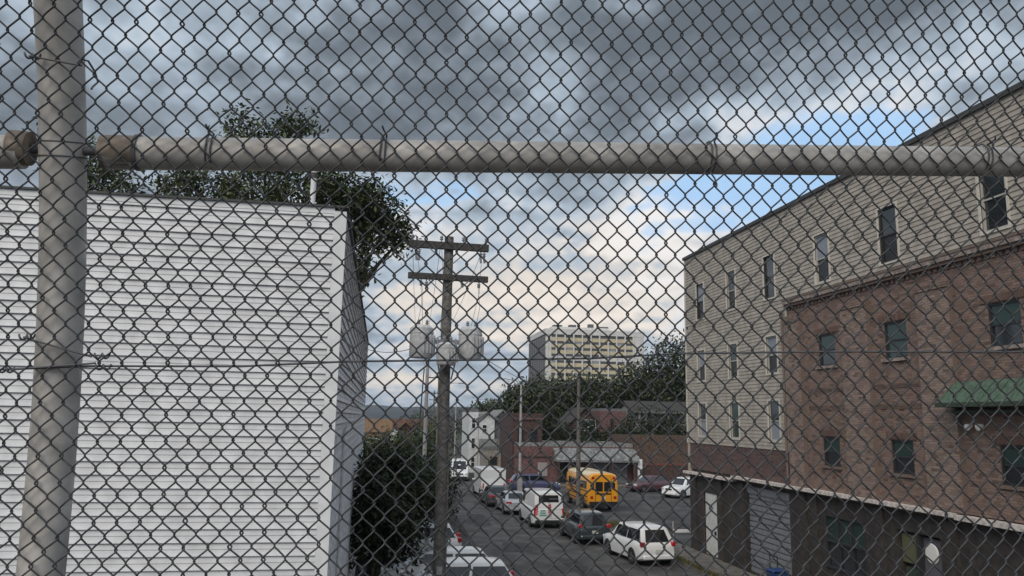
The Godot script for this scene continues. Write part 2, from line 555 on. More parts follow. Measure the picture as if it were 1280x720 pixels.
func make_fence():
	var t := thing("chain_link_fence", "rusty grey chain link fence with tubular post and rail, close in front of the street", "fence", Vector3(.1668, 6.6722, -1.0223))
	t.rotation_order = EULER_ORDER_YXZ
	t.rotation_degrees = Vector3(9.255, -2.487, .659)
	var meshes := []
	for w in 3: meshes.append([wire_mesh(0, w), wire_mesh(1, w)])
	rng.seed = 21
	for k in range(-109, 190):
		var w := part("wire", meshes[rng.randi() % 3][posmod(k, 2)], M.wire, t)
		var u := .0217 + (k + .5) * .01362
		var th := .0161 * u / FR
		w.transform = Transform3D(Basis.IDENTITY, Vector3(u + rng.randf_range(-.0008, .0008), 0, FR)) * Transform3D(Basis(Vector3(1, 0, 0), th), Vector3.ZERO) * Transform3D(Basis.IDENTITY, Vector3(0, 0, -FR))
	var g := Geo.new()
	var path := []
	for k in 31:
		var s := -1.77 + k * .085
		path.append(fpt(-.5825, s, -.033))
	g.tube(path, .0272, 28)
	var post := part("post", g, M.pipe, t)
	var next := part("post", post.mesh, M.pipe, t)
	next.position.x = 2.585
	# rail, with the cups and bands that hold it to the post
	g = Geo.new()
	path = []
	for k in 26:
		var u := -.525 + k * .1
		path.append(fpt(u, .176 + u * .0344, -.0245))
	g.tube(path, .0214, 24)
	part("rail", g, M.pipe, t)
	g = Geo.new()
	path = []
	for k in 10:
		var u := -1.4865 + k * .0955
		path.append(fpt(u, .176 + u * .0344, -.0245))
	g.tube(path, .0214, 24)
	part("rail", g, M.pipe, t)
	for q in [[-.531, .0, -.488], [-.618, .0, -.640]]:
		g = Geo.new()
		g.tube([fpt(q[0], .159, -.0245), fpt(lerpf(q[0], q[2], .5), .1595, -.0245), fpt(q[2], .16, -.0245)], [.0216, .0221, .0220], 20)
		part("rail_cup", g, M.pipe_rust, t)
	g = Geo.new()
	g.tube([fpt(-.489, .16, -.0245), fpt(-.4845, .16, -.0245)], .0238, 20)
	part("rail_cup_rim", g, M.tie, t)
	for s in [.150, .168]:
		g = Geo.new()
		g.tube([fpt(-.5825, s, -.033), fpt(-.5825, s + .0016, -.033)], .0283, 28)
		part("brace_band", g, M.tie, t)
	g = Geo.new()
	g.tube([fpt(-.5825, .1516, -.033), fpt(-.5825, .168, -.033)], .0279, 28)
	part("brace_band", g, M.pipe, t)
	for q in [[-.556, -.531], [-.609, -.618]]:
		g = Geo.new()
		g.tube([fpt(q[0], .1595, -.030), fpt(q[1], .1595, -.0245)], .006, 6)
		part("band_bolt", g, M.tie, t)
	# bottom tension wire, fastened behind the mesh
	g = Geo.new()
	path = []
	for q in [[-1.48, -.12], [-.86, -.121], [-.637, -.1177], [-.534, -.112], [-.349, -.1097], [-.216, -.1016], [.111, -.0925], [.234, -.084], [.45, -.078], [.749, -.0735], [1.3, -.072], [2.5, -.07]]:
		path.append(fpt(q[0], q[1], -.0035))
	g.tube(path, .0014, 6)
	part("tension_wire", g, M.tie, t)
	# twisted ends and ties
	var ties := []
	for q in [[-.634, -.118], [-.612, -.077], [-.52, -.113], [-.522, -.099], [-.606, .27]]:
		ties.append(twist(q[0] - .004, q[1], .001, 2, .0032, Vector3(1, 0, -.1)))
	for q in [[-.606, .27, -.545, .262], [-.612, -.077, -.53, -.1], [-.63, -.118, -.525, -.108]]:
		var p2 := []
		for k in 9:
			var f := k / 8.0
			p2.append(fpt(lerpf(q[0], q[2], f), lerpf(q[1], q[3], f), sin(f * PI) * .002 - .0015))
		ties.append(p2)
	for q in [[-.1795, .174], [.27, .187], [.68, .202], [-.40, .165]]:
		var p3 := []
		for k in 15:
			var a := -1.1 + k * .62
			p3.append(fpt(q[0] + k * .0006, q[1] + sin(a) * .0228, -.0245 + cos(a) * .0228))
		p3.append(fpt(q[0] + .005, q[1] + .028, .001)); p3.append(fpt(q[0] + .003, q[1] + .033, .002))
		ties.append(p3)
	ties.append([fpt(.268, .166, .001), fpt(.274, .158, .003), fpt(.278, .150, .002), fpt(.277, .143, .004)])
	# hook round the right side of the post
	ties.append([fpt(-.553, .262, -.003), fpt(-.545, .270, .000), fpt(-.538, .268, -.004), fpt(-.534, .257, -.012), fpt(-.5335, .245, -.02), fpt(-.536, .238, -.01), fpt(-.533, .234, .002)])
	for p4 in ties:
		g = Geo.new()
		g.tube(p4, .0013, 6)
		part("tie_wire", g, M.tie, t)


# ------------------------------------------------------------------ facades
func free_spans(a0: float, a1: float, y: float, holes: Array) -> Array:
	# the stretches of a course at height y that are not window or door openings
	var cuts := []
	for h in holes:
		if y > h[2] and y < h[3]: cuts.append([h[0], h[1]])
	cuts.sort_custom(func(p, q): return p[0] < q[0])
	var out := []
	var at := a0
	for c in cuts:
		if c[0] > at: out.append([at, minf(c[0], a1)])
		at = maxf(at, c[1])
	if at < a1: out.append([at, a1])
	return out

func rows_of(y0: float, y1: float, step: float, holes: Array) -> Array:
	var ys := []
	var k := 0
	while y0 + k * step < y1 - .001:
		ys.append(y0 + k * step); k += 1
	ys.append(y1)
	for h in holes:
		for q in [h[2], h[3]]:
			if q > y0 and q < y1: ys.append(q)
	ys.sort()
	var out := []
	for i in ys.size() - 1:
		if ys[i + 1] - ys[i] > .004: out.append([ys[i], ys[i + 1]])
	return out

func lap_siding(g: Geo, F: Transform3D, a0: float, a1: float, y0: float, y1: float, step: float, lip: float, o: float, holes: Array):
	for r in rows_of(y0, y1, step, holes):
		var f0: float = fposmod(r[0] - y0 + .0005, step) / step
		var f1: float = f0 + (r[1] - r[0]) / step
		var oa := o + lip * (1.0 - f0); var ob := o + lip * maxf(0.0, 1.0 - f1)
		for s in free_spans(a0, a1, (r[0] + r[1]) / 2, holes):
			g.quad(F * Vector3(s[0], r[0], oa), F * Vector3(s[1], r[0], oa), F * Vector3(s[1], r[1], ob), F * Vector3(s[0], r[1], ob), F.basis.z)
			g.quad(F * Vector3(s[0], r[0], oa), F * Vector3(s[1], r[0], oa), F * Vector3(s[1], r[0], o - .01), F * Vector3(s[0], r[0], o - .01), -F.basis.y)

func backing(g: Geo, F: Transform3D, a0: float, a1: float, y0: float, y1: float, o: float, deep: float, holes: Array):
	# flat sheet with openings and their reveals
	var ys := [y0, y1]
	for h in holes:
		for q in [h[2], h[3]]:
			if q > y0 and q < y1 and not ys.has(q): ys.append(q)
	ys.sort()
	for i in ys.size() - 1:
		for s in free_spans(a0, a1, (ys[i] + ys[i + 1]) / 2, holes):
			g.quad(F * Vector3(s[0], ys[i], o), F * Vector3(s[1], ys[i], o), F * Vector3(s[1], ys[i + 1], o), F * Vector3(s[0], ys[i + 1], o), F.basis.z)
	for h in holes:
		if h[1] < a0 or h[0] > a1 or h[3] < y0 or h[2] > y1: continue
		var p := [F * Vector3(h[0], h[2], o), F * Vector3(h[1], h[2], o), F * Vector3(h[1], h[3], o), F * Vector3(h[0], h[3], o)]
		var d: Vector3 = -F.basis.z * deep
		g.quad(p[0], p[1], p[1] + d, p[0] + d, F.basis.y)
		g.quad(p[3], p[2], p[2] + d, p[3] + d, -F.basis.y)
		g.quad(p[0], p[3], p[3] + d, p[0] + d, F.basis.x)
		g.quad(p[1], p[2], p[2] + d, p[1] + d, -F.basis.x)
		g.quad(p[0] + d, p[1] + d, p[2] + d, p[3] + d, F.basis.z)

func bricks(g: Geo, F: Transform3D, a0: float, a1: float, y0: float, y1: float, o: float, holes: Array, base: Color, spread := .22):
	var hgt := .076; var lng := .225; var jt := .010; var proud := .012
	var row := 0
	for r in rows_of(y0, y1, hgt, holes):
		row += 1
		if r[1] - r[0] < .02: continue
		for s in free_spans(a0, a1, (r[0] + r[1]) / 2, holes):
			var k := floorf((s[0]) / lng) - 1.0
			while true:
				var b0: float = maxf(s[0], k * lng + (lng * .5 if row % 2 else 0.0) + jt)
				var b1: float = minf(s[1], k * lng + (lng * .5 if row % 2 else 0.0) + lng)
				k += 1
				if b0 >= s[1]: break
				if b1 - b0 < .03: continue
				var t := 1.0 + rng.randf_range(-spread, spread)
				if rng.randf() < .07: t *= .62
				g.col = Color(base.r * t, base.g * t * rng.randf_range(.95, 1.05), base.b * t * rng.randf_range(.94, 1.06))
				var z := o + proud + rng.randf_range(-.003, .003)
				var y_0: float = r[0] + jt; var y_1: float = r[1]
				var p := [F * Vector3(b0, y_0, z), F * Vector3(b1, y_0, z), F * Vector3(b1, y_1, z), F * Vector3(b0, y_1, z)]
				var d: Vector3 = -F.basis.z * (proud + .004)
				g.quad(p[0], p[1], p[2], p[3], F.basis.z)
				g.quad(p[0], p[1], p[1] + d, p[0] + d, -F.basis.y)
				g.quad(p[2], p[3], p[3] + d, p[2] + d, F.basis.y)
				g.quad(p[0], p[3], p[3] + d, p[0] + d, -F.basis.x)
				g.quad(p[1], p[2], p[2] + d, p[1] + d, F.basis.x)
	g.col = Color.WHITE
	g.tinted = true

var win_mesh := {}
func window(root: Node3D, F: Transform3D, a: float, y: float, w: float, h: float, frame: Material, top: Material, low: Material, o := -.06, label := "") -> MeshInstance3D:
	# sash window: frame with its two panes, centred at a, sill at y
	var key := "%.2f %.2f" % [w, h]
	if not win_mesh.has(key):
		var g := Geo.new(); var I := Transform3D.IDENTITY; var b := .055
		g.fbox(I, -w / 2, -w / 2 + b, 0, h, -.05, .035)
		g.fbox(I, w / 2 - b, w / 2, 0, h, -.05, .035)
		g.fbox(I, -w / 2 + b, w / 2 - b, 0, b, -.05, .045)
		g.fbox(I, -w / 2 + b, w / 2 - b, h - b, h, -.05, .035)
		g.fbox(I, -w / 2 + b, w / 2 - b, h * .5 - .025, h * .5 + .025, -.05, .02)
		var u := Geo.new(); u.fbox(I, -w / 2 + b - .004, w / 2 - b + .004, h * .5 + .02, h - b + .004, -.012, -.002)
		var l := Geo.new(); l.fbox(I, -w / 2 + b - .004, w / 2 - b + .004, b - .004, h * .5 - .02, -.032, -.022)
		win_mesh[key] = [g.mesh(), u.mesh(), l.mesh()]
	var f := part("window", win_mesh[key][0], frame, root)
	f.transform = F * Transform3D(Basis.IDENTITY, Vector3(a, y, o))
	if label != "": f.set_meta("label", label)
	part("pane", win_mesh[key][1], top, f)
	part("pane", win_mesh[key][2], low, f)
	return f

func strip(called: String, F: Transform3D, a0, a1, y0, y1, o0, o1, m: Material, root: Node3D) -> MeshInstance3D:
	var g := Geo.new(); g.fbox(F, a0, a1, y0, y1, o0, o1)
	return part(called, g, m, root)

# ------------------------------------------------------------------ the long brick and siding building on the right
func make_long_building():
	var at := Vector3(16.02, 0, -28)
	var t := thing("long_building", "long four storey building of beige siding over brown brick along the pavement", "building", at)
	var F := Transform3D(Basis(Vector3(0, 0, -1), Vector3.UP, Vector3(-1, 0, 0)), Vector3(0, 0, 28))   # a is the distance along the street
	var A0 := 5.0; var A1 := 39.9; var AB := 29.15; var TOP := 15.28
	var bays := [37.85, 34.2, 30.5, 26.42, 22.5, 18.03, 13.9, 9.8]
	var hs := []; var hb := []
	for i in bays.size():
		var a: float = bays[i]
		hs.append([a - .46, a + .46, 11.70, 13.52])
		if a > AB:
			hs.append([a - .46, a + .46, 8.53, 10.08]); hs.append([a - .46, a + .46, 5.78, 7.40])
		else:
			hb.append([a - .55, a + .55, 8.60, 9.76]); hb.append([a - .53, a + .53, 5.02, 6.04])
	# body
	var g := Geo.new()
	g.fbox(F, A0, A1, 4.0, TOP - .05, -16, -.30)
	g.fbox(F, A0, A1, 0.0, 4.0, -16, -.45)
	part("core", g, M.beige, t)
	g = Geo.new()
	backing(g, F, AB, A1, 5.42, 11.36, 0.0, .16, hs)
	backing(g, F, A0, A1, 11.36, TOP, 0.0, .16, hs)
	g.fbox(F, A1 - .3, A1, 4.0, TOP, -16, 0.0)
	part("wall", g, M.beige, t)
	g = Geo.new()
	lap_siding(g, F, AB, A1, 5.42, 11.36, .152, .022, .004, hs)
	lap_siding(g, F, A0, A1, 11.5, TOP - .12, .152, .022, .004, hs)
	var sd := part("siding", g, M.beige, t)
	sd.set_meta("kind", "stuff")
	strip("corner_board", F, A1 - .11, A1 + .03, 5.42, TOP - .12, .004, .035, M.beige_trim, t)
	strip("corner_board", F, AB, AB + .10, 5.42, 11.2, .004, .04, M.beige_trim, t)
	strip("roof_edge", F, A0, A1 + .08, TOP - .12, TOP + .03, -.1, .10, M.coping, t)
	strip("roof", F, A0, A1, TOP - .06, TOP - .01, -16, -.1, M.coping, t)
	# brick storeys
	var bc := Color(.325, .222, .182)
	g = Geo.new()
	backing(g, F, A0, AB, 4.12, 11.1, -.02, .16, hb)
	g.fbox(F, A0, A1, 3.91, 4.0, -.3, -.05)
	g.fbox(F, AB, A1, 4.12, 5.42, -.3, -.02)
	part("wall", g, M.mortar, t)
	g = Geo.new()
	bricks(g, F, A0, AB, 4.12, 11.1, -.02, hb, bc)
	bricks(g, F, AB, A1, 4.12, 5.40, -.02, [], Color(.19, .125, .115))
	part("brick", g, M.brick, t).set_meta("kind", "stuff")
	# piers between the bays
	var piers := [[28.05, 29.15], [23.75, 25.25], [19.85, 21.25], [15.4, 16.7], [11.2, 12.5]]
	for p in piers:
		g = Geo.new()
		g.tinted = true
		g.col = Color(.24, .18, .15)
		g.fbox(F, p[0], p[1], 4.12, 10.72, -.02, .13, false)
		bricks(g, F, p[0] + .004, p[1] - .004, 4.14, 10.6, .13, [], Color(.385, .28, .235), .24)
		bricks(g, F, p[0] - .05, p[1] + .05, 10.45, 10.72, .17, [], bc)
		part("pier", g, M.brick, t)
	for i in bays.size():
		var a: float = bays[i]
		if a > AB: continue
		# soldier course and panel frames
		g = Geo.new(); g.tinted = true
		for k in 20:
			g.col = Color(.21, .13, .10) * rng.randf_range(.8, 1.15)
			g.fbox(F, a - .80 + k * .08, a - .73 + k * .08, 9.79, 10.0, -.02, .018, false)
		for k in 18:
			g.col = Color(.20, .12, .10) * rng.randf_range(.8, 1.15)
			g.fbox(F, a - .72 + k * .08, a - .65 + k * .08, 6.07, 6.28, -.02, .018, false)
		part("lintel", g, M.brick, t).set_meta("kind", "stuff")
		strip("sill", F, a - .68, a + .68, 8.50, 8.60, -.16, .07, M.stone, t)
		strip("sill", F, a - .62, a + .62, 4.93, 5.02, -.16, .06, M.mortar, t)
		var wd := 1.35
		g = Geo.new(); g.tinted = true
		bricks(g, F, a - wd, a + wd, 7.66, 7.82, .0, [], Color(.22, .15, .12))
		bricks(g, F, a - wd, a + wd, 7.0, 7.16, .0, [], Color(.22, .15, .12))
		if a > 20.0: part("brick_band", g, M.brick, t).set_meta("kind", "stuff")
	# cornice over the brick
	strip("cornice", F, A0, AB, 11.10, 11.20, -.05, .14, M.mortar, t)
	g = Geo.new()
	var x := A0
	while x < AB - .2:
		var w := rng.randf_range(.85, 1.05)
		g.fbox(F, x + .006, minf(x + w, AB), 11.2, 11.34, -.05, .2)
		x += w
	part("cornice_stones", g, M.stone, t)
	strip("cornice_cap", F, A0, AB + .05, 11.345, 11.40, -.05, .22, M.mortar, t)
	g = Geo.new(); g.tinted = true
	for k in 96:
		var a := A0 + .1 + k * .25
		if a > AB - .2: break
		g.col = bc * rng.randf_range(.7, 1.2)
		g.fbox(F, a, a + .13, 10.98, 11.1, -.02, .045, false)
	part("corbel_course", g, M.brick, t).set_meta("kind", "stuff")
	# windows
	var n := 0
	for i in bays.size():
		var a: float = bays[i]
		var lows: Array = [M.glass_screen, M.glass_screen, M.glass]
		window(t, F, a, 11.70, .92, 1.82, M.frame_light if i % 2 else M.frame_dark, M.glass if i % 3 else M.blind, lows[i % 3])
		if a > AB:
			window(t, F, a, 8.53, .92, 1.55, M.frame_light, [M.blind, M.glass, M.blind][i % 3], M.glass_screen)
			window(t, F, a, 5.78, .92, 1.62, M.frame_light, M.glass_green if i == 1 else M.glass, [M.blind, M.glass_green, M.blind][i % 3])
		else:
			window(t, F, a, 8.60, 1.10, 1.16, M.frame_dark, M.glass_green, M.glass if i % 2 else M.glass_green, -.08)
			window(t, F, a, 5.02, 1.06, 1.02, M.frame_dark, M.glass_green, [M.glass_screen, M.blind, M.glass_screen][i % 3] if i != 4 else M.glass_screen, -.08)
	for i in bays.size():
		var a: float = bays[i]
		for q in ([[11.70, 1.82], [8.53, 1.55], [5.78, 1.62]] if a > AB else [[11.70, 1.82]]):
			g = Geo.new()
			g.fbox(F, a - .54, a - .46, q[0] - .06, q[0] + q[1] + .07, -.02, .042)
			g.fbox(F, a + .46, a + .54, q[0] - .06, q[0] + q[1] + .07, -.02, .042)
			g.fbox(F, a - .46, a + .46, q[0] + q[1], q[0] + q[1] + .07, -.02, .042)
			g.fbox(F, a - .46, a + .46, q[0] - .06, q[0], -.02, .055)
			part("window_casing", g, M.beige_trim, t)
	# ledge above the ground floor, stepped
	for q in [[34.35, A1 + .1, 3.86, 3.97], [29.4, 34.3, 4.0, 4.12], [20.15, 29.35, 4.0, 4.12], [A0, 20.1, 3.96, 4.09]]:
		var len: float = q[1] - q[0]
		var cnt := int(ceil(len / 2.4))
		for k in cnt:
			strip("ledge", F, q[0] + len * k / cnt + .005, q[0] + len * (k + 1) / cnt - .005, q[2] + rng.randf_range(-.008, .008), q[3], -.2, .26, M.ledge, t)
	# copper canopy on the near bay
	g = Geo.new()
	g.quad(F * Vector3(A0, 7.14, .62), F * Vector3(19.95, 7.14, .62), F * Vector3(19.95, 7.74, .05), F * Vector3(A0, 7.74, .05), Vector3(-1, 1, 0))
	g.tri(F * Vector3(19.95, 7.14, .62), F * Vector3(19.95, 7.74, .05), F * Vector3(19.95, 7.14, .05), F.basis.x)
	for k in 30: g.fbox(F * Transform3D(Basis(Vector3(1, 0, 0), -.76), Vector3(0, 7.44, .335)), 5.4 + k * .5, 5.43 + k * .5, -.41, .41, 0, .03)
	part("copper_canopy", g, M.copper, t)
	strip("canopy_gutter", F, A0, 20.0, 7.02, 7.138, .02, .68, M.copper_dark, t)
	strip("canopy_fascia", F, A0, 19.97, 6.86, 6.93, .02, .30, M.copper, t)
	for a in [19.42, 19.02]:
		g = Geo.new()
		g.lathe([Vector2(0, 0), Vector2(.05, 0), Vector2(.085, .12), Vector2(.09, .17), Vector2(0, .19)], F * Transform3D(Basis(Vector3(1, 0, 0), 1.9), Vector3(a, 6.53, .04)), 14)
		part("flood_light", g, M.lamp_white, t)
	# dark painted ground floor
	var hd := [[36.6, 38.05, .13, 3.06], [29.7, 33.45, .13, 3.75], [24.75, 27.15, 1.5, 3.28], [21.15, 23.1, .13, 3.3]]
	g = Geo.new()
	backing(g, F, A0, A1, 0.0, 3.9, -.08, .28, hd)
	g.fbox(F, A1 - .35, A1 - .001, 0, 3.9, -16, -.081)
	part("wall", g, M.dark_wall, t)
	for a in [39.2, 36.1, 33.8, 28.6, 27.8, 23.9, 20.6, 17.4, 14.2, 11.0]:
		strip("pilaster", F, a - .22, a + .22, .13, 3.86, -.08, .02, M.dark_wall, t)
	strip("skirting", F, A0, 29.5, .13, .62, -.08, .03, M.dark_wall, t)
	# white door
	strip("door_frame", F, 38.05, 38.2, .13, 3.1, -.25, -.02, M.wall_brickred, t)
	var dr := strip("door", F, 36.62, 38.04, .14, 3.04, -.20, -.12, M.door_white, t)
	g = Geo.new(); g.fbox(F, 36.8, 36.9, 1.15, 1.32, -.12, -.05); part("handle", g, M.black, dr)
	for q in [[1.65, 2.85], [.35, 1.0]]:
		g = Geo.new(); g.fbox(F, 36.85, 37.8, q[0], q[1], -.12, -.105); part("door_panel", g, M.door_white, dr)
	# roller shutter, every slat of it
	var rs := strip("shutter_box", F, 29.7, 33.45, 3.45, 3.75, -.34, -.12, M.shutter, t)
	g = Geo.new()
	g.fbox(Transform3D.IDENTITY, -1.86, 1.86, .012, .226, -.02, .012)
	g.fbox(Transform3D.IDENTITY, -1.86, 1.86, .04, .20, .012, .038)
	var slat := g.mesh()
	for k in 14:
		var sl := part("slat", slat, M.shutter, rs)
		sl.transform = F * Transform3D(Basis.IDENTITY, Vector3(31.575, .13 + k * .238, -.22 + rng.randf_range(-.004, .004)))
	strip("shutter_rail", F, 29.66, 29.76, .13, 3.5, -.28, -.09, M.shutter, t)
	strip("shutter_rail", F, 33.39, 33.49, .13, 3.5, -.28, -.09, M.frame_dark, t)
	# shop window of three lights with a transom
	g = Geo.new()
	for a in [24.75, 25.55, 26.35, 27.11]: g.fbox(F, a, a + .06, 1.5, 3.28, -.2, -.06)
	g.fbox(F, 24.75, 27.17, 2.35, 2.41, -.2, -.065)
	g.fbox(F, 24.75, 27.17, 3.22, 3.28, -.2, -.062)
	g.fbox(F, 24.75, 27.17, 1.45, 1.52, -.2, -.03)
	var sw := part("shop_window", g, M.frame_dark, t)
	for k in 3:
		for q in [[1.52, 2.35, M.glass], [2.41, 3.22, M.glass_green]]:
			g = Geo.new(); g.fbox(F, 24.81 + k * .8, 25.55 + k * .79, q[0], q[1], -.16, -.15)
			part("pane", g, q[2], sw)
	# street door with a lit notice board beside it
	strip("notice_board", F, 22.3, 23.05, 2.35, 3.2, -.3, -.2, mat(lin(.16, .16, .085), .6, "fine", .3, 2), t)
	strip("street_door", F, 22.2, 23.0, .13, 2.2, -.33, -.26, M.copper_dark, t)
	var side := strip("window_backing", F, 21.2, 22.1, 1.2, 3.2, -.32, -.25, mat(lin(.12, .115, .13), .5), t)
	g = Geo.new()
	g.lathe([Vector2(0, 0), Vector2(.26, 0), Vector2(.30, .03), Vector2(.26, .06), Vector2(0, .07)], F * Transform3D(Basis(Vector3(1, 0, 0), PI / 2), Vector3(21.72, 2.78, -.25)), 20)
	part("round_sign", g, M.lamp_white, side)
	strip("mullion", F, 22.1, 22.2, .13, 3.3, -.3, -.06, M.frame_dark, t)
	# downpipe and the drain spout by the beige corner
	g = Geo.new()
	g.tube([F * Vector3(29.3, 11.0, .16), F * Vector3(29.3, 4.4, .16)], .05, 8)
	part("downpipe", g, M.mortar, t)

# ------------------------------------------------------------------ white sided building on the left
func make_white_building():
	var at := Vector3(-.75, 0, -13)
	var t := thing("white_sided_building", "tall white clapboard building with flat dark roof edge filling the left", "building", at)
	var TOP := 9.9; var W := 14.0; var D := 26.0
	var F := Transform3D(Basis(Vector3(1, 0, 0), Vector3.UP, Vector3(0, 0, 1)), Vector3.ZERO)     # front, a runs to the right and ends at 0
	var S := Transform3D(Basis(Vector3(0, 0, -1), Vector3.UP, Vector3(1, 0, 0)), Vector3.ZERO)    # street side
	var g := Geo.new()
	g.fbox(F, -W, -.03, 0, TOP - .02, -D, -.03)
	part("core", g, M.siding_side, t)
	# clapboards, one by one
	var lap := .2
	var rows := int(ceil((TOP - .1 - .35) / lap))
	for v in 2:
		var fr: Transform3D = F if v == 0 else S
		var lens: Array = [[-14.0, -.14]] if v == 0 else [[.14, 13.0], [13.0, 26.0]]
		var cache := {}
		for k in rows:
			var y := .35 + k * lap
			var shift: float = 0.0 if v == 1 else [0.0, 1.6, .7, 2.4][k % 4]
			for i in lens.size():
				var a0: float = lens[i][0] if i == 0 else lens[i][0] + shift * (1.0 if v == 0 else 0.0)
				var a1: float = lens[i][1] if i == lens.size() - 1 else lens[i][1] + shift * (1.0 if v == 0 else 0.0)
				if v == 0 and i == 0 and k > 2 and k < rows: a0 = -14.0
				a1 = minf(a1, lens[-1][1])
				if a1 - a0 < .25: continue
				var key := "%.2f %.2f" % [a0, a1]
				if not cache.has(key):
					var b := Geo.new()
					var sec := [Vector2(0, 0), Vector2(0, .040), Vector2(.006, .045), Vector2(.055, .030), Vector2(.098, .021), Vector2(.104, .026), Vector2(.112, .027), Vector2(lap - .003, .010), Vector2(lap - .003, 0)]
					var s2 := []
					for a in [a0, a1 - .003]:
						var ring := PackedVector3Array()
						for p in sec: ring.append(fr.basis * Vector3(a, p.x, p.y))
						s2.append(ring)
					b.loft(s2)
					cache[key] = b.mesh()
				var o := part("clapboard", cache[key], M.siding if v == 0 else M.siding_side, t)
				o.position = Vector3(0, y, 0) + fr.basis.z * rng.randf_range(-.0025, .0025)
	strip("corner_post", F, -.14, .055, .2, TOP - .06, -.02, .055, M.siding_trim, t)
	strip("corner_post", S, -.018, .14, .2, TOP - .06, -.02, .054, M.siding_trim, t)
	strip("foundation", F, -W, .02, 0, .35, -D, .02, M.walk, t)
	strip("frieze_board", F, -W, -.14, TOP - .1, TOP, -.02, .042, M.siding_trim, t)
	strip("roof_edge", F, -W, .09, TOP, TOP + .035, -.3, .08, M.coping, t)
	strip("roof_edge", S, .3, D, TOP, TOP + .034, -.3, .08, M.coping, t)
	strip("roof", F, -W, -.3, TOP - .02, TOP + .03, -D, -.3, M.coping, t)
	# the electric service and meter on the street side
	g = Geo.new()
	g.tube([S * Vector3(3.0, 2.2, .07), S * Vector3(3.0, 6.2, .07), S * Vector3(3.1, 6.35, .14)], .024, 8)
	part("conduit", g, M.can, t)
	strip("meter_box", S, 2.84, 3.16, 1.7, 2.2, .03, .2, M.can, t)
	var w := thing("roof_vent_pipe", "short white vent pipe with dark cap standing on the white building's roof", "vent pipe", Vector3(-1.42, TOP + .04, -14.6))
	g = Geo.new(); g.tube([Vector3.ZERO, Vector3(0, 1.12, 0)], .052, 12); part("pipe", g, M.siding_trim, w)
	g = Geo.new(); g.tube([Vector3(0, .93, 0), Vector3(0, 1.04, 0)], .056, 12); part("collar", g, M.coping, w)
	g = Geo.new(); g.tube([Vector3(0, 0, 0), Vector3(0, .06, 0)], [.12, .06], 12); part("flashing", g, M.coping, w)

# ------------------------------------------------------------------ vehicles (front towards -z)
func prof(p: Array, f: float) -> float:
	for i in p.size() - 1:
		if f <= p[i + 1][0]:
			return lerpf(p[i][1], p[i + 1][1], clampf((f - p[i][0]) / (p[i + 1][0] - p[i][0]), 0, 1))
	return p[-1][1]

var wheel_cache := {}
func wheel(root: Node3D, at: Vector3, r: float, side: float):
	var key := "%.2f" % r
	if not wheel_cache.has(key):
		var I := Transform3D(Basis(Vector3(0, 0, 1), -PI / 2), Vector3.ZERO)   # lathe axis along x
		var g := Geo.new()
		g.lathe([Vector2(r * .62, -.10), Vector2(r * .93, -.11), Vector2(r, -.07), Vector2(r, .07), Vector2(r * .93, .11), Vector2(r * .62, .10)], I, 20)
		g.smoothen(50)
		var h := Geo.new()
		h.lathe([Vector2(r * .64, -.08), Vector2(r * .64, .085), Vector2(r * .58, .09), Vector2(r * .52, .05), Vector2(r * .2, .07), Vector2(0, .075)], I, 20)
		for k in 5:
			var B := Basis(Vector3(1, 0, 0), TAU * k / 5)
			h.box(B * Vector3(.075, r * .34, 0), Vector3(.03, r * .46, r * .16), B)
		wheel_cache[key] = [g.mesh(), h.mesh()]
	var w := Node3D.new()
	w.name = numbered("wheel", root)
	root.add_child(w, true)
	w.position = at
	w.rotation.y = 0.0 if side > 0 else PI
	part("tyre", wheel_cache[key][0], M.tyre, w)
	part("rim", wheel_cache[key][1], M.rim, w)

const SEDAN := {"top": [[0, .58], [.02, .68], [.08, .76], [.28, .92], [.34, .95], [.7, .97], [.84, 1.0], [.97, .97], [1, .82]], "gh": [.26, .43, .69, .86], "h": 1.45, "w": 1.80, "l": 4.6}
const HATCH := {"top": [[0, .60], [.02, .72], [.07, .82], [.25, .98], [.32, 1.0], [.8, 1.03], [.97, 1.02], [1, .86]], "gh": [.23, .39, .88, .985], "h": 1.62, "w": 1.84, "l": 4.5}
const HATCH_LOW := {"top": [[0, .58], [.02, .68], [.07, .78], [.25, .92], [.32, .95], [.8, .98], [.97, .97], [1, .82]], "gh": [.22, .38, .87, .985], "h": 1.50, "w": 1.78, "l": 4.5}
const SUV := {"top": [[0, .66], [.02, .84], [.06, .93], [.26, 1.04], [.32, 1.06], [.8, 1.08], [.97, 1.08], [1, .9]], "gh": [.25, .38, .90, .985], "h": 1.70, "w": 1.86, "l": 4.45}
const VAN := {"top": [[0, .70], [.02, .9], [.06, 1.0], [.17, 1.12], [.24, 1.16], [.9, 1.18], [.985, 1.18], [1, 1.1]], "gh": [.15, .29, .965, .995], "h": 2.12, "w": 1.98, "l": 5.3}

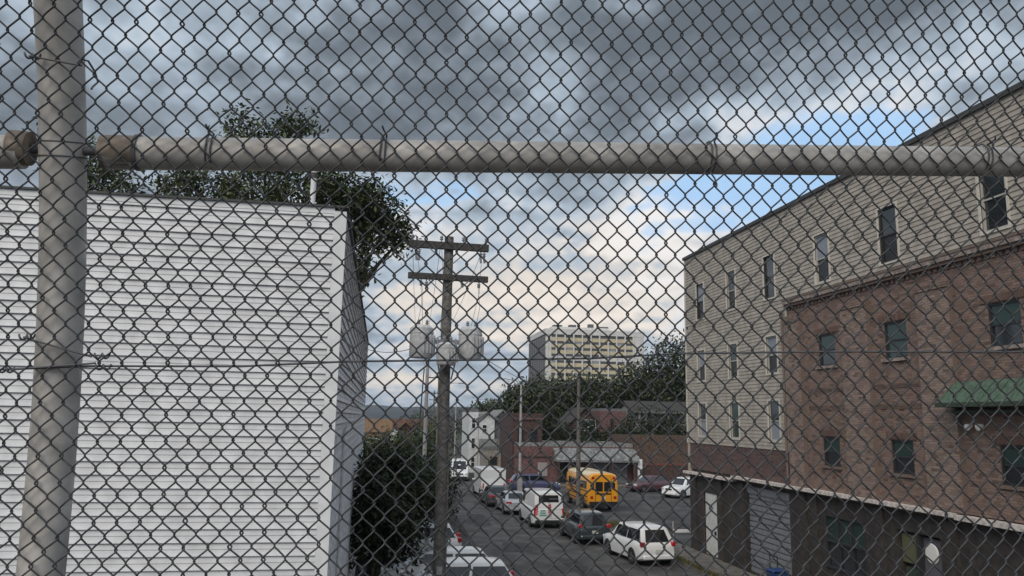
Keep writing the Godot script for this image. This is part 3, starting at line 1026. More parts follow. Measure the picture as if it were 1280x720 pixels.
func car(called: String, label: String, category: String, group: String, at: Vector3, turn: float, K: Dictionary, body: Material, o := {}) -> Node3D:
	var t := thing(called, label, category, at, turn, group)
	var L: float = K.l; var W: float = K.w; var H: float = K.h
	var taper := [[0, .78], [.015, .87], [.05, .94], [.13, 1.0], [.88, 1.0], [.95, .96], [.985, .9], [1, .84]]
	var under := [[0, .36], [.03, .24], [.12, .19], [.88, .2], [.97, .27], [1, .38]]
	var st := [0.0, .012, .035, .08, .16, .25, .34, .45, .6, .72, .82, .9, .955, .985, 1.0]
	var secs := []
	for f in st:
		var hw: float = W / 2 * prof(taper, f); var yt := prof(K.top, f); var yb := prof(under, f)
		var q := [[.0, yb], [.86, yb], [.965, yb + .07], [1.0, lerpf(yb, yt, .42)], [.995, lerpf(yb, yt, .66)], [.965, yt - .09], [.90, yt - .012], [.72, yt + .012], [0.0, yt + .03]]
		var ring := PackedVector3Array()
		for p in q: ring.append(Vector3(hw * p[0], p[1], (f - .5) * L))
		for i in range(q.size() - 2, 0, -1): ring.append(Vector3(-hw * q[i][0], q[i][1], (f - .5) * L))
		secs.append(ring)
	var g := Geo.new()
	g.loft(secs)
	g.smoothen(38)
	part("body", g, body, t)
	# cabin
	var G: Array = K.gh
	var zb0: float = (G[0] - .5) * L; var zt0: float = (G[1] - .5) * L; var zt1: float = (G[2] - .5) * L; var zb1: float = (G[3] - .5) * L
	var yb0 := prof(K.top, G[0]) - .02; var yb1 := prof(K.top, G[3]) - .03
	var wb: float = W / 2 * .885; var wt: float = W / 2 * (.70 if H < 2 else .84)
	secs = []
	for q in [[zb0, yb0, yb0 + .02, 0.0], [lerpf(zb0, zt0, .5), yb0, lerpf(yb0, H - .05, .53), .5], [zt0, prof(K.top, G[1]) - .03, H - .05, 1.0], [lerpf(zt0, zt1, .12), 1.0 - .05, H - .012, 1.0], [lerpf(zt0, zt1, .5), .95, H, 1.0], [lerpf(zt0, zt1, .9), .95, H - .02, 1.0], [zt1, .95, H - .055, 1.0], [lerpf(zt1, zb1, .5), yb1, lerpf(H - .055, yb1, .47), .5], [zb1, yb1, yb1 + .02, 0.0]]:
		var z: float = q[0]; var lo: float = q[1]; var hi: float = q[2]; var m: float = q[3]
		var w2 := lerpf(wb, wt, clampf((hi - yb0) / (H - yb0), 0, 1))
		var ring := PackedVector3Array()
		for p in [[wb, lo], [lerpf(wb, w2, .94), lerpf(lo, hi, .90)], [w2 * .93, hi - .012 * m], [0.0, hi + .012 * m]]: ring.append(Vector3(p[0], p[1], z))
		for p in [[w2 * .93, hi - .012 * m], [lerpf(wb, w2, .94), lerpf(lo, hi, .90)], [wb, lo]]: ring.append(Vector3(-p[0], p[1], z))
		secs.append(ring)
	g = Geo.new()
	g.loft(secs)
	g.smoothen(35)
	part("cabin", g, body, t)
	# glass set just proud of the cabin
	var pane := func(nm: String, p: Array, h: Vector3, m: Material):
		var pg := Geo.new()
		var e := h.normalized() * .014
		var ce: Vector3 = (p[0] + p[1] + p[2] + p[3]) / 4.0
		var up := []
		for c in p: up.append(c + e)
		pg.quad(up[0], up[1], up[2], up[3], h)
		for i in 4: pg.quad(p[i] - e, p[(i + 1) % 4] - e, up[(i + 1) % 4], up[i], (p[i] + p[(i + 1) % 4]) / 2.0 - ce)
		part(nm, pg, m, t)
	var glass: Material = M.car_glass
	var bl := func(a: Vector3, b: Vector3, f: float) -> Vector3: return a.lerp(b, f)
	var fr := [Vector3(-wb, yb0 + .02, zb0), Vector3(wb, yb0 + .02, zb0), Vector3(wt * .95, H - .05, zt0), Vector3(-wt * .95, H - .05, zt0)]
	var rr := [Vector3(-wb, yb1 + .02, zb1), Vector3(wb, yb1 + .02, zb1), Vector3(wt * .95, H - .055, zt1), Vector3(-wt * .95, H - .055, zt1)]
	for q in [["windshield", fr, -1.0, .08, .90, .10], ["rear_window", rr, 1.0, (.45 if H > 2 else .12), .88, .13]]:
		var c: Array = q[1]
		var pts := []
		for uv in [[q[5], q[3]], [1.0 - q[5], q[3]], [1.0 - q[5], q[4]], [q[5], q[4]]]:
			var p0: Vector3 = c[0].lerp(c[1], uv[0]); var p1: Vector3 = c[3].lerp(c[2], uv[0])
			pts.append(p0.lerp(p1, uv[1]))
		var hn := Vector3(0, absf(zb0 - zt0) if q[2] < 0 else absf(zb1 - zt1), q[2] * (H - yb0))
		if o.get("rear_glass", true) or q[2] < 0: pane.call(q[0], pts, hn, glass)
	var yside := 1.0 if H < 1.5 else (1.09 if H < 2 else 1.24)
	for sd in [-1.0, 1.0]:
		var ranges: Array = [[.0, .47], [.51, 1.0]] if H < 2 else [[.0, .2]]
		for rg in ranges:
			var pts := []
			for q in [[rg[0], 0.0], [rg[1], 0.0], [rg[1], 1.0], [rg[0], 1.0]]:
				var b0 := lerpf(zb0 + .30, zb1 - .18, q[0]); var t0 := lerpf(zt0 + .06, zt1 - .04, q[0])
				var fy: float = .10 if q[1] < .5 else .86
				var y := lerpf(yside - .06, H - .05, fy)
				var x := lerpf(wb, wt, clampf((y - yb0) / (H - yb0), 0, 1))
				pts.append(Vector3(sd * (x + .004), y, lerpf(b0, t0, fy)))
			pane.call("side_window", pts, Vector3(sd, .3, 0), glass)
	# wheels in dark arches
	var r: float = .32 if H < 1.6 else .35
	for f in [.19, .80]:
		for sd in [-1.0, 1.0]:
			g = Geo.new()
			g.tube([Vector3(sd * (W / 2 - .28), r + .01, (f - .5) * L), Vector3(sd * (W / 2 + .002), r + .01, (f - .5) * L)], r * 1.14, 20)
			part("wheel_arch", g, M.black, t)
			wheel(t, Vector3(sd * (W / 2 - .085), r, (f - .5) * L), r, sd)
	# lights, bumpers, plate, mirrors
	var hl := .72 if H < 1.6 else .84
	for sd in [-1.0, 1.0]:
		g = Geo.new(); g.cbox(Vector3(sd * W * .36, hl - .06, -L / 2 + .07), Vector3(W * .17, .14, .16), .03, Basis(Vector3.UP, sd * -.35)); part("headlight", g, M.head, t)
		g = Geo.new()
		if H > 2: g.cbox(Vector3(sd * W * .435, 1.0, L / 2 - .035), Vector3(.10, .42, .08), .02)
		elif H > 1.6: g.cbox(Vector3(sd * W * .41, .98, L / 2 - .07), Vector3(.22, .20, .18), .03)
		else: g.cbox(Vector3(sd * W * .36, .84, L / 2 - .07), Vector3(.38, .14, .16), .03, Basis(Vector3.UP, sd * .3))
		part("tail_light", g, M.tail, t)
		g = Geo.new(); g.cbox(Vector3(sd * (W / 2 + .07), yside + .02, zb0 + .45), Vector3(.2, .14, .1), .03); part("mirror", g, body, t)
	g = Geo.new(); g.cbox(Vector3(0, .42, L / 2 + .0), Vector3(W * .84, .2, .14), .04); part("bumper", g, M.black if o.get("dark_bumper", false) else body, t)
	g = Geo.new(); g.cbox(Vector3(0, .40, -L / 2 - .0), Vector3(W * .80, .2, .14), .04); part("bumper", g, M.black if o.get("dark_bumper", false) else body, t)
	g = Geo.new(); g.cbox(Vector3(0, hl - .1, -L / 2 + .015), Vector3(W * .38, .16, .06), .02); part("grille", g, M.black, t)
	g = Geo.new(); g.box(Vector3(0, .68 if H < 2 else .8, L / 2 - .012 + (.05 if H > 1.5 and H < 2.0 else .03)), Vector3(.32, .16, .03)); part("licence_plate", g, M.plate, t)
	return t

func make_school_bus():
	var t := thing("school_bus", "yellow school bus with pale roof standing in the side lot", "bus", Vector3(16.05, 0, -59.6), 0.0)
	var L := 7.2; var W := 2.25; var H := 2.72
	var secs := []
	for q in [[-.5, .82, .7], [-.487, .93, .9], [-.42, 1, 1], [.47, 1, 1], [.49, .97, .97], [.5, .92, .93]]:
		var hw: float = W / 2 * q[1]; var top: float = lerpf(1.2, H, q[2])
		var ring := PackedVector3Array()
		var pr := [[0, .5], [.96, .5], [1, .6], [1, 1.3], [.985, 1.9], [.95, 2.3], [.85, top - .14], [.62, top - .03], [0, top]]
		for p in pr: ring.append(Vector3(hw * p[0], minf(p[1], top), q[0] * L))
		for i in range(pr.size() - 2, 0, -1): ring.append(Vector3(-hw * pr[i][0], minf(pr[i][1], top), q[0] * L))
		secs.append(ring)
	var g := Geo.new(); g.loft(secs); g.smoothen(42)
	part("body", g, M.bus, t)
	secs = []
	for z in [-.40, -.39, .455, .465]:
		var k: float = .985 if absf(z) == .40 or z == .465 else 1.0
		var ring := PackedVector3Array()
		for p in [[.90, H - .22], [.86, H - .13], [.62, H - .018], [0, H + .012], [-.62, H - .018], [-.86, H - .13], [-.90, H - .22]]: ring.append(Vector3(W / 2 * p[0] * 1.012, p[1] * (1.0 if k == 1.0 else .997), z * L))
		secs.append(ring)
	g = Geo.new(); g.loft(secs); g.smoothen(50)
	part("roof", g, M.bus_roof, t)
	var win := func(nm: String, c: Vector3, s: Vector3, B: Basis, m: Material) -> MeshInstance3D:
		var q := Geo.new(); q.cbox(c, s, .012, B); return part(nm, q, m, t)
	# rear: door with two panes, a corner pane each side, lamps, bumper
	for x in [-.31, .31]: win.call("rear_window", Vector3(x, 1.78, L / 2 - .005), Vector3(.52, .66, .07), Basis.IDENTITY, M.car_glass)
	for x in [-.83, .83]: win.call("rear_window", Vector3(x, 1.80, L / 2 - .04), Vector3(.3, .52, .09), Basis(Vector3.UP, signf(x) * .12), M.car_glass)
	win.call("door_seam", Vector3(-.58, 1.5, L / 2 - .01), Vector3(.03, 1.7, .05), Basis.IDENTITY, M.black)
	win.call("door_seam", Vector3(.58, 1.5, L / 2 - .01), Vector3(.03, 1.7, .05), Basis.IDENTITY, M.black)
	win.call("rub_rail", Vector3(0, 1.28, L / 2 + .0), Vector3(1.1, .10, .06), Basis.IDENTITY, M.black)
	for x in [-.86, .86]:
		win.call("warning_lamp", Vector3(x * .9, 2.38, L / 2 - .03), Vector3(.2, .18, .09), Basis.IDENTITY, M.tail)
		win.call("tail_light", Vector3(x, 1.02, L / 2 - .02), Vector3(.2, .2, .09), Basis.IDENTITY, M.tail)
	win.call("bumper", Vector3(0, .58, L / 2 + .06), Vector3(2.1, .32, .2), Basis.IDENTITY, M.black)
	win.call("licence_plate", Vector3(0, .98, L / 2 + .012), Vector3(.32, .16, .05), Basis.IDENTITY, M.plate)
	for sd in [-1.0, 1.0]:
		for k in 6:
			win.call("side_window", Vector3(sd * (W / 2 - .012), 1.85, -1.9 + k * .92), Vector3(.05, .55, .76), Basis(Vector3(0, 0, 1), sd * .05), M.car_glass)
		for y in [1.42, 1.05, .72]: win.call("rub_rail", Vector3(sd * (W / 2 + .004), y, .2), Vector3(.035, .07, 6.2), Basis.IDENTITY, M.black)
		for z in [-2.5, 1.9]:
			g = Geo.new(); g.tube([Vector3(sd * .9, .47, z), Vector3(sd * (W / 2 + .01), .47, z)], .50, 20); part("wheel_arch", g, M.black, t)
			wheel(t, Vector3(sd * (W / 2 - .07), .43, z), .43, sd)
		win.call("mirror", Vector3(sd * (W / 2 + .2), 1.9, -3.1), Vector3(.2, .4, .12), Basis.IDENTITY, M.black)
	win.call("windshield", Vector3(0, 1.85, -L / 2 + .07), Vector3(1.7, .8, .1), Basis(Vector3(1, 0, 0), -.12), M.car_glass)
	for x in [-.8, .8]: win.call("headlight", Vector3(x, .95, -L / 2 + .1), Vector3(.25, .22, .2), Basis.IDENTITY, M.head)

func make_vehicles():
	var gl := "white cars nosed into the yard beside the white building"
	car("parked_hatchback", "white hatchback side-on at the bottom edge, nearest car behind the utility pole", "car", gl, Vector3(2.72, .012, -28.35), PI / 2, HATCH, M.car_white)
	car("parked_hatchback", "low white hatchback side-on between the nearest hatchback and the far yard car", "car", gl, Vector3(2.45, .012, -31.5), PI / 2 + .02, HATCH_LOW, M.car_white)
	car("parked_hatchback", "small white car almost hidden behind the wooden utility pole, farthest in the yard", "car", gl, Vector3(1.7, .012, -37.9), PI / 2 - .05, HATCH, M.car_white)
	var gr := "cars parked along the right kerb"
	car("parked_suv", "white compact SUV parked at the corner by the pavement end", "suv", gr, Vector3(12.4, .008, -37.5), .13, SUV, M.car_white)
	car("parked_hatchback", "dark teal hatchback with red tail light parked ahead of the white SUV", "car", gr, Vector3(11.35, .008, -43.6), .02, HATCH, M.car_dark)
	var v := car("work_van", "white work van with red chevron stripes and teal lettering panel on its rear doors", "van", gr, Vector3(10.25, .008, -50.2), .0, VAN, M.car_white, {"dark_bumper": true})
	for x in [-.78, .02]:
		var g := Geo.new()
		for k in 5: g.box(Vector3(x + .02, .86 + k * .13, 2.655), Vector3(.20, .075, .012), Basis(Vector3(0, 0, 1), .5))
		part("red_stripe", g, M.red_decal, v).set_meta("kind", "stuff")
	var g := Geo.new()
	for k in 3: g.box(Vector3(-.36, .80 + k * .13, 2.655), Vector3(.42 - k * .06, .07, .012))
	part("teal_lettering", g, M.teal_decal, v).set_meta("kind", "stuff")
	g = Geo.new(); g.box(Vector3(0, 1.35, 2.645), Vector3(.025, 1.3, .02)); part("door_seam", g, M.black, v)
	for q in [[1.0, 1.15], [.55, .62], [.9, 1.75]]:
		g = Geo.new(); g.box(Vector3(.42, q[1], 2.646), Vector3(.8, .02, .012)); part("door_crease", g, M.car_silver, v)
	car("parked_sedan", "pale silver sedan squeezed directly ahead of the white work van", "car", gr, Vector3(9.5, .008, -56.4), .02, SEDAN, M.car_silver)
	car("parked_sedan", "charcoal sedan parked between the silver sedan and the box van", "car", gr, Vector3(8.95, .008, -60.9), .03, SEDAN, M.car_charcoal)
	var b := car("box_van", "plain white high-sided van parked farthest along the right kerb", "van", gr, Vector3(9.35, .008, -68.0), .04, VAN, M.car_white, {"rear_glass": false})
	g = Geo.new(); g.cbox(Vector3(0, 1.62, .6), Vector3(2.05, 1.5, 3.9), .05); part("cargo_box", g, M.car_white, b)
	car("oncoming_van", "small white van with dark grille coming up the middle of the street", "van", "", Vector3(8.55, .008, -85.0), PI - .08, VAN, M.car_white, {"dark_bumper": true})
	car("lot_car", "dark blue car parked crosswise before the brick shop's white panel", "car", "cars standing in the side lot", Vector3(13.9, .004, -71.0), -PI / 2, HATCH, M.car_blue)
	car("lot_car", "dark maroon sedan by the low brown wall, left of the white car", "car", "cars standing in the side lot", Vector3(25.3, .004, -72.3), PI / 2 + .3, SEDAN, M.car_maroon)
	car("lot_car", "white SUV in the side lot right of the maroon sedan", "suv", "cars standing in the side lot", Vector3(26.6, .004, -67.0), PI / 2 + .5, SUV, M.car_white)
	make_school_bus()

# ------------------------------------------------------------------ poles and cables
func insulator(g: Geo, at: Vector3, down: bool):
	var F := Transform3D(Basis.IDENTITY if not down else Basis(Vector3(1, 0, 0), PI), at)
	g.lathe([Vector2(.018, 0), Vector2(.018, .06), Vector2(.05, .07), Vector2(.055, .10), Vector2(.03, .12), Vector2(.05, .14), Vector2(.045, .17), Vector2(.02, .2), Vector2(0, .21)], F, 8)

func make_main_pole():
	var t := thing("utility_pole", "weathered wooden utility pole with two crossarms and three grey transformers", "utility pole", Vector3(1.86, 0, -23.5))
	var g := Geo.new()
	var path := []; var rad := []
	for k in 13:
		path.append(Vector3(sin(k * .5) * .012, k * .996, 0)); rad.append(.205 - k * .0055)
	g.tube(path, rad, 16)
	part("pole", g, M.pole_wood, t)
	for q in [[11.63, .23], [10.66, .19]]:
		g = Geo.new(); g.cbox(Vector3(0 - .01, q[0], .20), Vector3(2.42, q[1], .11), .012, Basis(Vector3(0, 0, 1), -.012))
		part("crossarm", g, M.arm_wood, t)
		for sd in [-1.0, 1.0]:
			g = Geo.new(); g.tube([Vector3(sd * .62, q[0] - .08, .24), Vector3(sd * .10, q[0] - .55, .20)], .018, 6)
			part("arm_brace", g, M.porcelain, t)
	for x in [-1.13, -.25, .42, 1.12]:
		g = Geo.new(); insulator(g, Vector3(x, 11.74, .2), false); part("insulator", g, M.porcelain, t)
	for x in [-1.0, .95, 1.06, -.92]:
		g = Geo.new(); insulator(g, Vector3(x, 11.52, .2), true)
		g.tube([Vector3(x, 11.32, .2), Vector3(x + .02, 11.15, .2)], .035, 8)
		part("cutout_fuse", g, M.porcelain, t)
	for x in [-.82, -.66, .42, .92]:
		g = Geo.new(); insulator(g, Vector3(x, 10.57, .2), true); part("insulator", g, M.porcelain, t)
	var cans := [Vector3(-.74, 8.22, .08), Vector3(.72, 8.22, .08), Vector3(-.02, 8.0, .50)]
	for i in 3:
		var c: Vector3 = cans[i]; var r := .35 if i < 2 else .285; var h := 1.0 if i < 2 else .68
		g = Geo.new()
		g.lathe([Vector2(0, 0), Vector2(r * .9, 0), Vector2(r, .05), Vector2(r, h * .72), Vector2(r * 1.04, h * .72), Vector2(r * 1.04, h * .76), Vector2(r, h * .76), Vector2(r, h * .88), Vector2(r * .7, h * .97), Vector2(0, h)], Transform3D(Basis.IDENTITY, c), 20)
		g.smoothen(40)
		var can := part("transformer", g, M.can, t)
		for a in [.6, 2.2]:
			g = Geo.new(); insulator(g, c + Vector3(cos(a) * r * .5, h * .93, sin(a) * r * .4), false); part("bushing", g, M.porcelain, can)
		for k in 5:
			var a := .25 + k * .3
			g = Geo.new(); g.box(c + Vector3(cos(a) * (r + .03), h * .4, sin(a) * (r + .03)), Vector3(.07, h * .55, .025), Basis(Vector3.UP, -a)); part("cooling_fin", g, M.can, can)
		g = Geo.new(); g.box(c + Vector3(-c.x * .5, h * .5, 0), Vector3(maxf(absf(c.x) * .9, .1), .12, .12)); part("bracket", g, M.porcelain, can)
	# leads hanging between the arms and the cans
	for q in [[-.95, 11.2, -.74, 9.2], [.98, 11.2, .72, 9.2], [-.82, 10.4, -.9, 9.15], [.9, 10.4, .86, 9.15], [-.25, 11.7, -.2, 9.0]]:
		g = Geo.new(); g.tube([Vector3(q[0], q[1], .22), Vector3(lerpf(q[0], q[2], .5) + .08, lerpf(q[1], q[3], .5), .26), Vector3(q[2], q[3], .2)], .007, 5, false)
		part("lead_wire", g, M.tie, t)
	for sd in [-1.0, 1.0]:
		g = Geo.new(); g.tube([Vector3(sd * .26, 8.8, .3), Vector3(sd * .30, 8.4, .42), Vector3(sd * .24, 8.0, .36), Vector3(sd * .16, 7.6, .24)], .022, 6)
		part("cable_loop", g, M.porcelain, t)
	g = Geo.new(); g.tube([Vector3(.17, .02, .14), Vector3(.165, 6.2, .13)], .03, 8); part("conduit", g, M.pole_wood, t)
	g = Geo.new(); g.box(Vector3(0, 2.2, .205), Vector3(.16, .22, .02)); part("pole_tag", g, M.galv, t)

func plain_pole(label: String, at: Vector3, h: float, r: float, m: Material, arm := 0.0, turn := 0.0, category := "utility pole") -> Node3D:
	var t := thing("utility_pole", label, category, at, turn)
	var g := Geo.new()
	g.tube([Vector3.ZERO, Vector3(0, h * .5, 0), Vector3(0, h, 0)], [r, r * .85, r * .68], 10)
	part("pole", g, m, t)
	if arm > 0.0:
		g = Geo.new(); g.cbox(Vector3(0, h - .4, .14), Vector3(arm, .13, .1), .01); part("crossarm", g, M.arm_wood, t)
		for x in [-.45, -.2, .2, .45]:
			g = Geo.new(); insulator(g, Vector3(x * arm, h - .34, .14), false); part("insulator", g, M.porcelain, t)
	return t

func cable(label: String, a: Vector3, b: Vector3, sag: float, r := .011):
	var t := thing("overhead_cable", label, "cable", a, 0.0, "cables strung along the street")
	var g := Geo.new(); var path := []
	for k in 17:
		var f := k / 16.0
		path.append((b - a) * f - Vector3(0, sag * 4.0 * f * (1.0 - f), 0))
	g.tube(path, r, 5)
	part("strand", g, M.tie, t)

func make_poles():
	make_main_pole()
	plain_pole("pale tall utility pole directly behind and left of the transformer pole", Vector3(3.4, 0, -60), 12.6, .17, M.galv, 2.2)
	plain_pole("thin leaning dark pole left of the pale pole over the yard trees", Vector3(2.55, 0, -58), 10.0, .06, M.copper_dark).rotation = Vector3(0, 0, -.05)
	plain_pole("brown wooden pole standing in the bare dirt in front of the school bus", Vector3(13.13, 0, -51.8), 9.5, .16, M.pole_wood)
	var lp := plain_pole("slim pale metal lamp post by the dark red brick building", Vector3(12.0, 0, -67.6), 9.4, .13, M.galv, 0.0, 0.0, "lamp post")
	var g := Geo.new(); g.tube([Vector3(0, 9.3, 0), Vector3(-.5, 9.75, 0), Vector3(-1.5, 9.9, 0)], .04, 6); part("arm", g, M.galv, lp)
	g = Geo.new(); g.cbox(Vector3(-1.8, 9.88, 0), Vector3(.7, .14, .3), .04); part("lamp_head", g, M.can, lp)
	g = Geo.new(); g.cbox(Vector3(0, .8, 0), Vector3(.42, 1.6, .42), .05); part("base_box", g, M.galv, lp)
	var far := plain_pole("utility pole with a lamp arm far down the left side of the street", Vector3(6.6, 0, -92), 11.4, .16, M.pole_wood, 2.4)
	g = Geo.new(); g.tube([Vector3(0, 9.6, 0), Vector3(.9, 10.4, 0), Vector3(2.4, 10.5, 0)], .05, 6); part("arm", g, M.can, far)
	g = Geo.new(); g.cbox(Vector3(2.7, 10.46, 0), Vector3(.9, .16, .34), .05); part("lamp_head", g, M.can, far)
	g = Geo.new(); g.lathe([Vector2(0, 0), Vector2(.26, 0), Vector2(.28, .8), Vector2(0, .9)], Transform3D(Basis.IDENTITY, Vector3(.5, 8.3, .1)), 12); part("transformer", g, M.can, far)
	plain_pole("small utility pole beyond the lamp-arm pole on the left side", Vector3(8.3, 0, -125), 10.6, .15, M.pole_wood, 2.2)
	plain_pole("most distant utility pole where the street meets the trees", Vector3(11.0, 0, -165), 10.4, .15, M.pole_wood, 2.2)
	plain_pole("pale bare pole at the left kerb between two darker poles", Vector3(9.9, 0, -105), 8.2, .10, M.galv)
	for q in [[-1.13, "outer left"], [-.25, "inner left"], [1.12, "outer right"]]:
		cable("thin dark cable from the transformer pole's %s insulator to the pale pole" % q[1], Vector3(1.86 + q[0], 11.9, -23.3), Vector3(3.4 + q[0] * .8, 12.35, -59.9), .5, .008)
	cable("thin cable dropping from the transformer pole to the white building's side", Vector3(1.7, 8.9, -23.4), Vector3(-.69, 9.0, -30), .3, .012)
	cable("thin cable from the transformer pole across to the brown wooden pole", Vector3(2.5, 8.6, -23.4), Vector3(13.1, 8.9, -51.8), .7, .011)
	for q in [[-.9, "left"], [.9, "right"]]:
		cable("faint cable on the %s between the pale pole and the lamp-arm pole" % q[0 + 1], Vector3(3.4 + q[0], 12.3, -59.9), Vector3(6.6 + q[0], 11.2, -91.9), .5, .012)
	cable("cable between the brown wooden pole and the pale lamp post", Vector3(13.1, 9.2, -51.8), Vector3(12, 9.0, -67.6), .3, .012)
	# low things at the lot's corner
	var t := thing("guard_rail", "short white guard rail on posts at the lot corner by the white SUV", "guard rail", Vector3(15.9, 0, -41.9))
	for x in [0.0, 1.5, 3.0]:
		g = Geo.new(); g.tube([Vector3(x, 0, 0), Vector3(x, 1.15 if x == 0.0 else .8, 0)], .045, 8); part("post", g, M.galv, t)
	g = Geo.new(); g.cbox(Vector3(1.6, .66, .07), Vector3(3.2, .18, .05), .015); part("rail", g, M.siding_trim, t)
	t = thing("recycling_bin", "blue wheeled bin on the pavement before the roller shutter", "bin", Vector3(14.9, .13, -28.6))
	g = Geo.new(); g.loft([PackedVector3Array([Vector3(-.22, 0, -.22), Vector3(.22, 0, -.22), Vector3(.22, 0, .22), Vector3(-.22, 0, .22)]), PackedVector3Array([Vector3(-.29, .9, -.3), Vector3(.29, .9, -.3), Vector3(.29, .9, .3), Vector3(-.29, .9, .3)])]); part("tub", g, M.bin_blue, t)
	g = Geo.new(); g.cbox(Vector3(0, .94, 0), Vector3(.64, .08, .68), .03); part("lid", g, M.bin_blue, t)
	for sd in [-1.0, 1.0]:
		g = Geo.new(); g.tube([Vector3(.2 * sd - .03, .1, -.28), Vector3(.2 * sd + .03, .1, -.28)], .1, 10); part("wheel", g, M.black, t)
	t = thing("sign_frame", "thin black sign frame standing beside the blue bin", "sign", Vector3(15.45, .13, -30.2))
	g = Geo.new()
	for p in [[Vector3(0, 0, 0), Vector3(0, 1.25, 0)], [Vector3(0, 0, .6), Vector3(0, 1.25, .6)], [Vector3(0, 1.25, 0), Vector3(0, 1.25, .6)], [Vector3(0, .25, 0), Vector3(0, .25, .6)]]: g.tube(p, .022, 6)
	part("frame", g, M.black, t)

# ------------------------------------------------------------------ trees
func leaves(blobs: Array, count: int, size: float, base: Color, alt: Color, per := 12, thresh := -.12) -> Geo:
	var g := Geo.new(); g.tinted = true
	var f := FastNoiseLite.new(); f.seed = rng.randi() % 1000; f.frequency = .55; f.fractal_octaves = 2
	var tot := 0.0
	for b in blobs: tot += b[1].x * b[1].y
	for b in blobs:
		var ctr: Vector3 = b[0]; var rad: Vector3 = b[1]
		var n := int(count * rad.x * rad.y / tot / per)
		var spread := size * 2.6
		for k in n:
			var d := Vector3(rng.randfn(), rng.randfn(), rng.randfn()).normalized()
			var rr := pow(rng.randf(), .40) * (1.0 + rng.randf_range(-.08, .16))
			var c := ctr + d * rad * rr
			if f.get_noise_3dv(c) < thresh: continue
			var tone := base.lerp(alt, clampf(.5 + f.get_noise_3dv(c * 2.3) * .9 + rng.randf_range(-.3, .3), 0, 1))
			for q in per:
				var p := c + Vector3(rng.randfn(), rng.randfn() * .7, rng.randfn()) * spread * .5
				var l := size * rng.randf_range(.7, 1.35)
				var ax := Vector3(rng.randf_range(-1, 1), rng.randf_range(-.75, .35), rng.randf_range(-1, 1)).normalized()
				var sd := ax.cross(Vector3(rng.randf_range(-.6, .6), 1, rng.randf_range(-.6, .6))).normalized() * l * .24
				g.col = tone * rng.randf_range(.75, 1.25)
				var dr := Vector3(0, -l * .12, 0)
				var m1 := p + ax * l * .5
				g.tri(p, m1 + sd + dr, p + ax * l + dr * 2)
				g.tri(p, p + ax * l + dr * 2, m1 - sd + dr)
	return g

func tree(called: String, label: String, category: String, group: String, at: Vector3, trunk_h: float, r: float, blobs: Array, count: int, size: float, base: Color, alt: Color, per := 12, thresh := -.12):
	# blobs: centre and radii of the masses of the crown, above the foot
	var t := thing(called, label, category, at, 0.0, group)
	var g := Geo.new()
	var top := Vector3(rng.randf_range(-.3, .3), trunk_h, rng.randf_range(-.3, .3))
	g.tube([Vector3(0, -.1, 0), Vector3(r * .4, trunk_h * .4, 0), top], [r * 1.25, r * .9, r * .65], 10)
	part("trunk", g, M.bark, t)
	for b in blobs:
		var c: Vector3 = b[0]
		g = Geo.new()
		g.tube([top + Vector3(0, -.2, 0), top.lerp(c, .45) + Vector3(rng.randf_range(-.2, .2), .3, 0), c, c + b[1] * Vector3(rng.randf_range(-.5, .5), .6, 0)], [r * .42, r * .26, r * .12, r * .03], 6)
		part("limb", g, M.bark, t)
		for k in 3:
			var d := Vector3(rng.randfn(), rng.randf_range(-.2, .8), rng.randfn()).normalized()
			g = Geo.new()
			g.tube([c, c + b[1] * d * .5 + Vector3(0, .1, 0), c + b[1] * d * .95], [r * .10, r * .06, r * .02], 5)
			part("branch", g, M.bark, t)
	part("crown", leaves(blobs, count, size, base, alt, per, thresh), M.leaf, t)

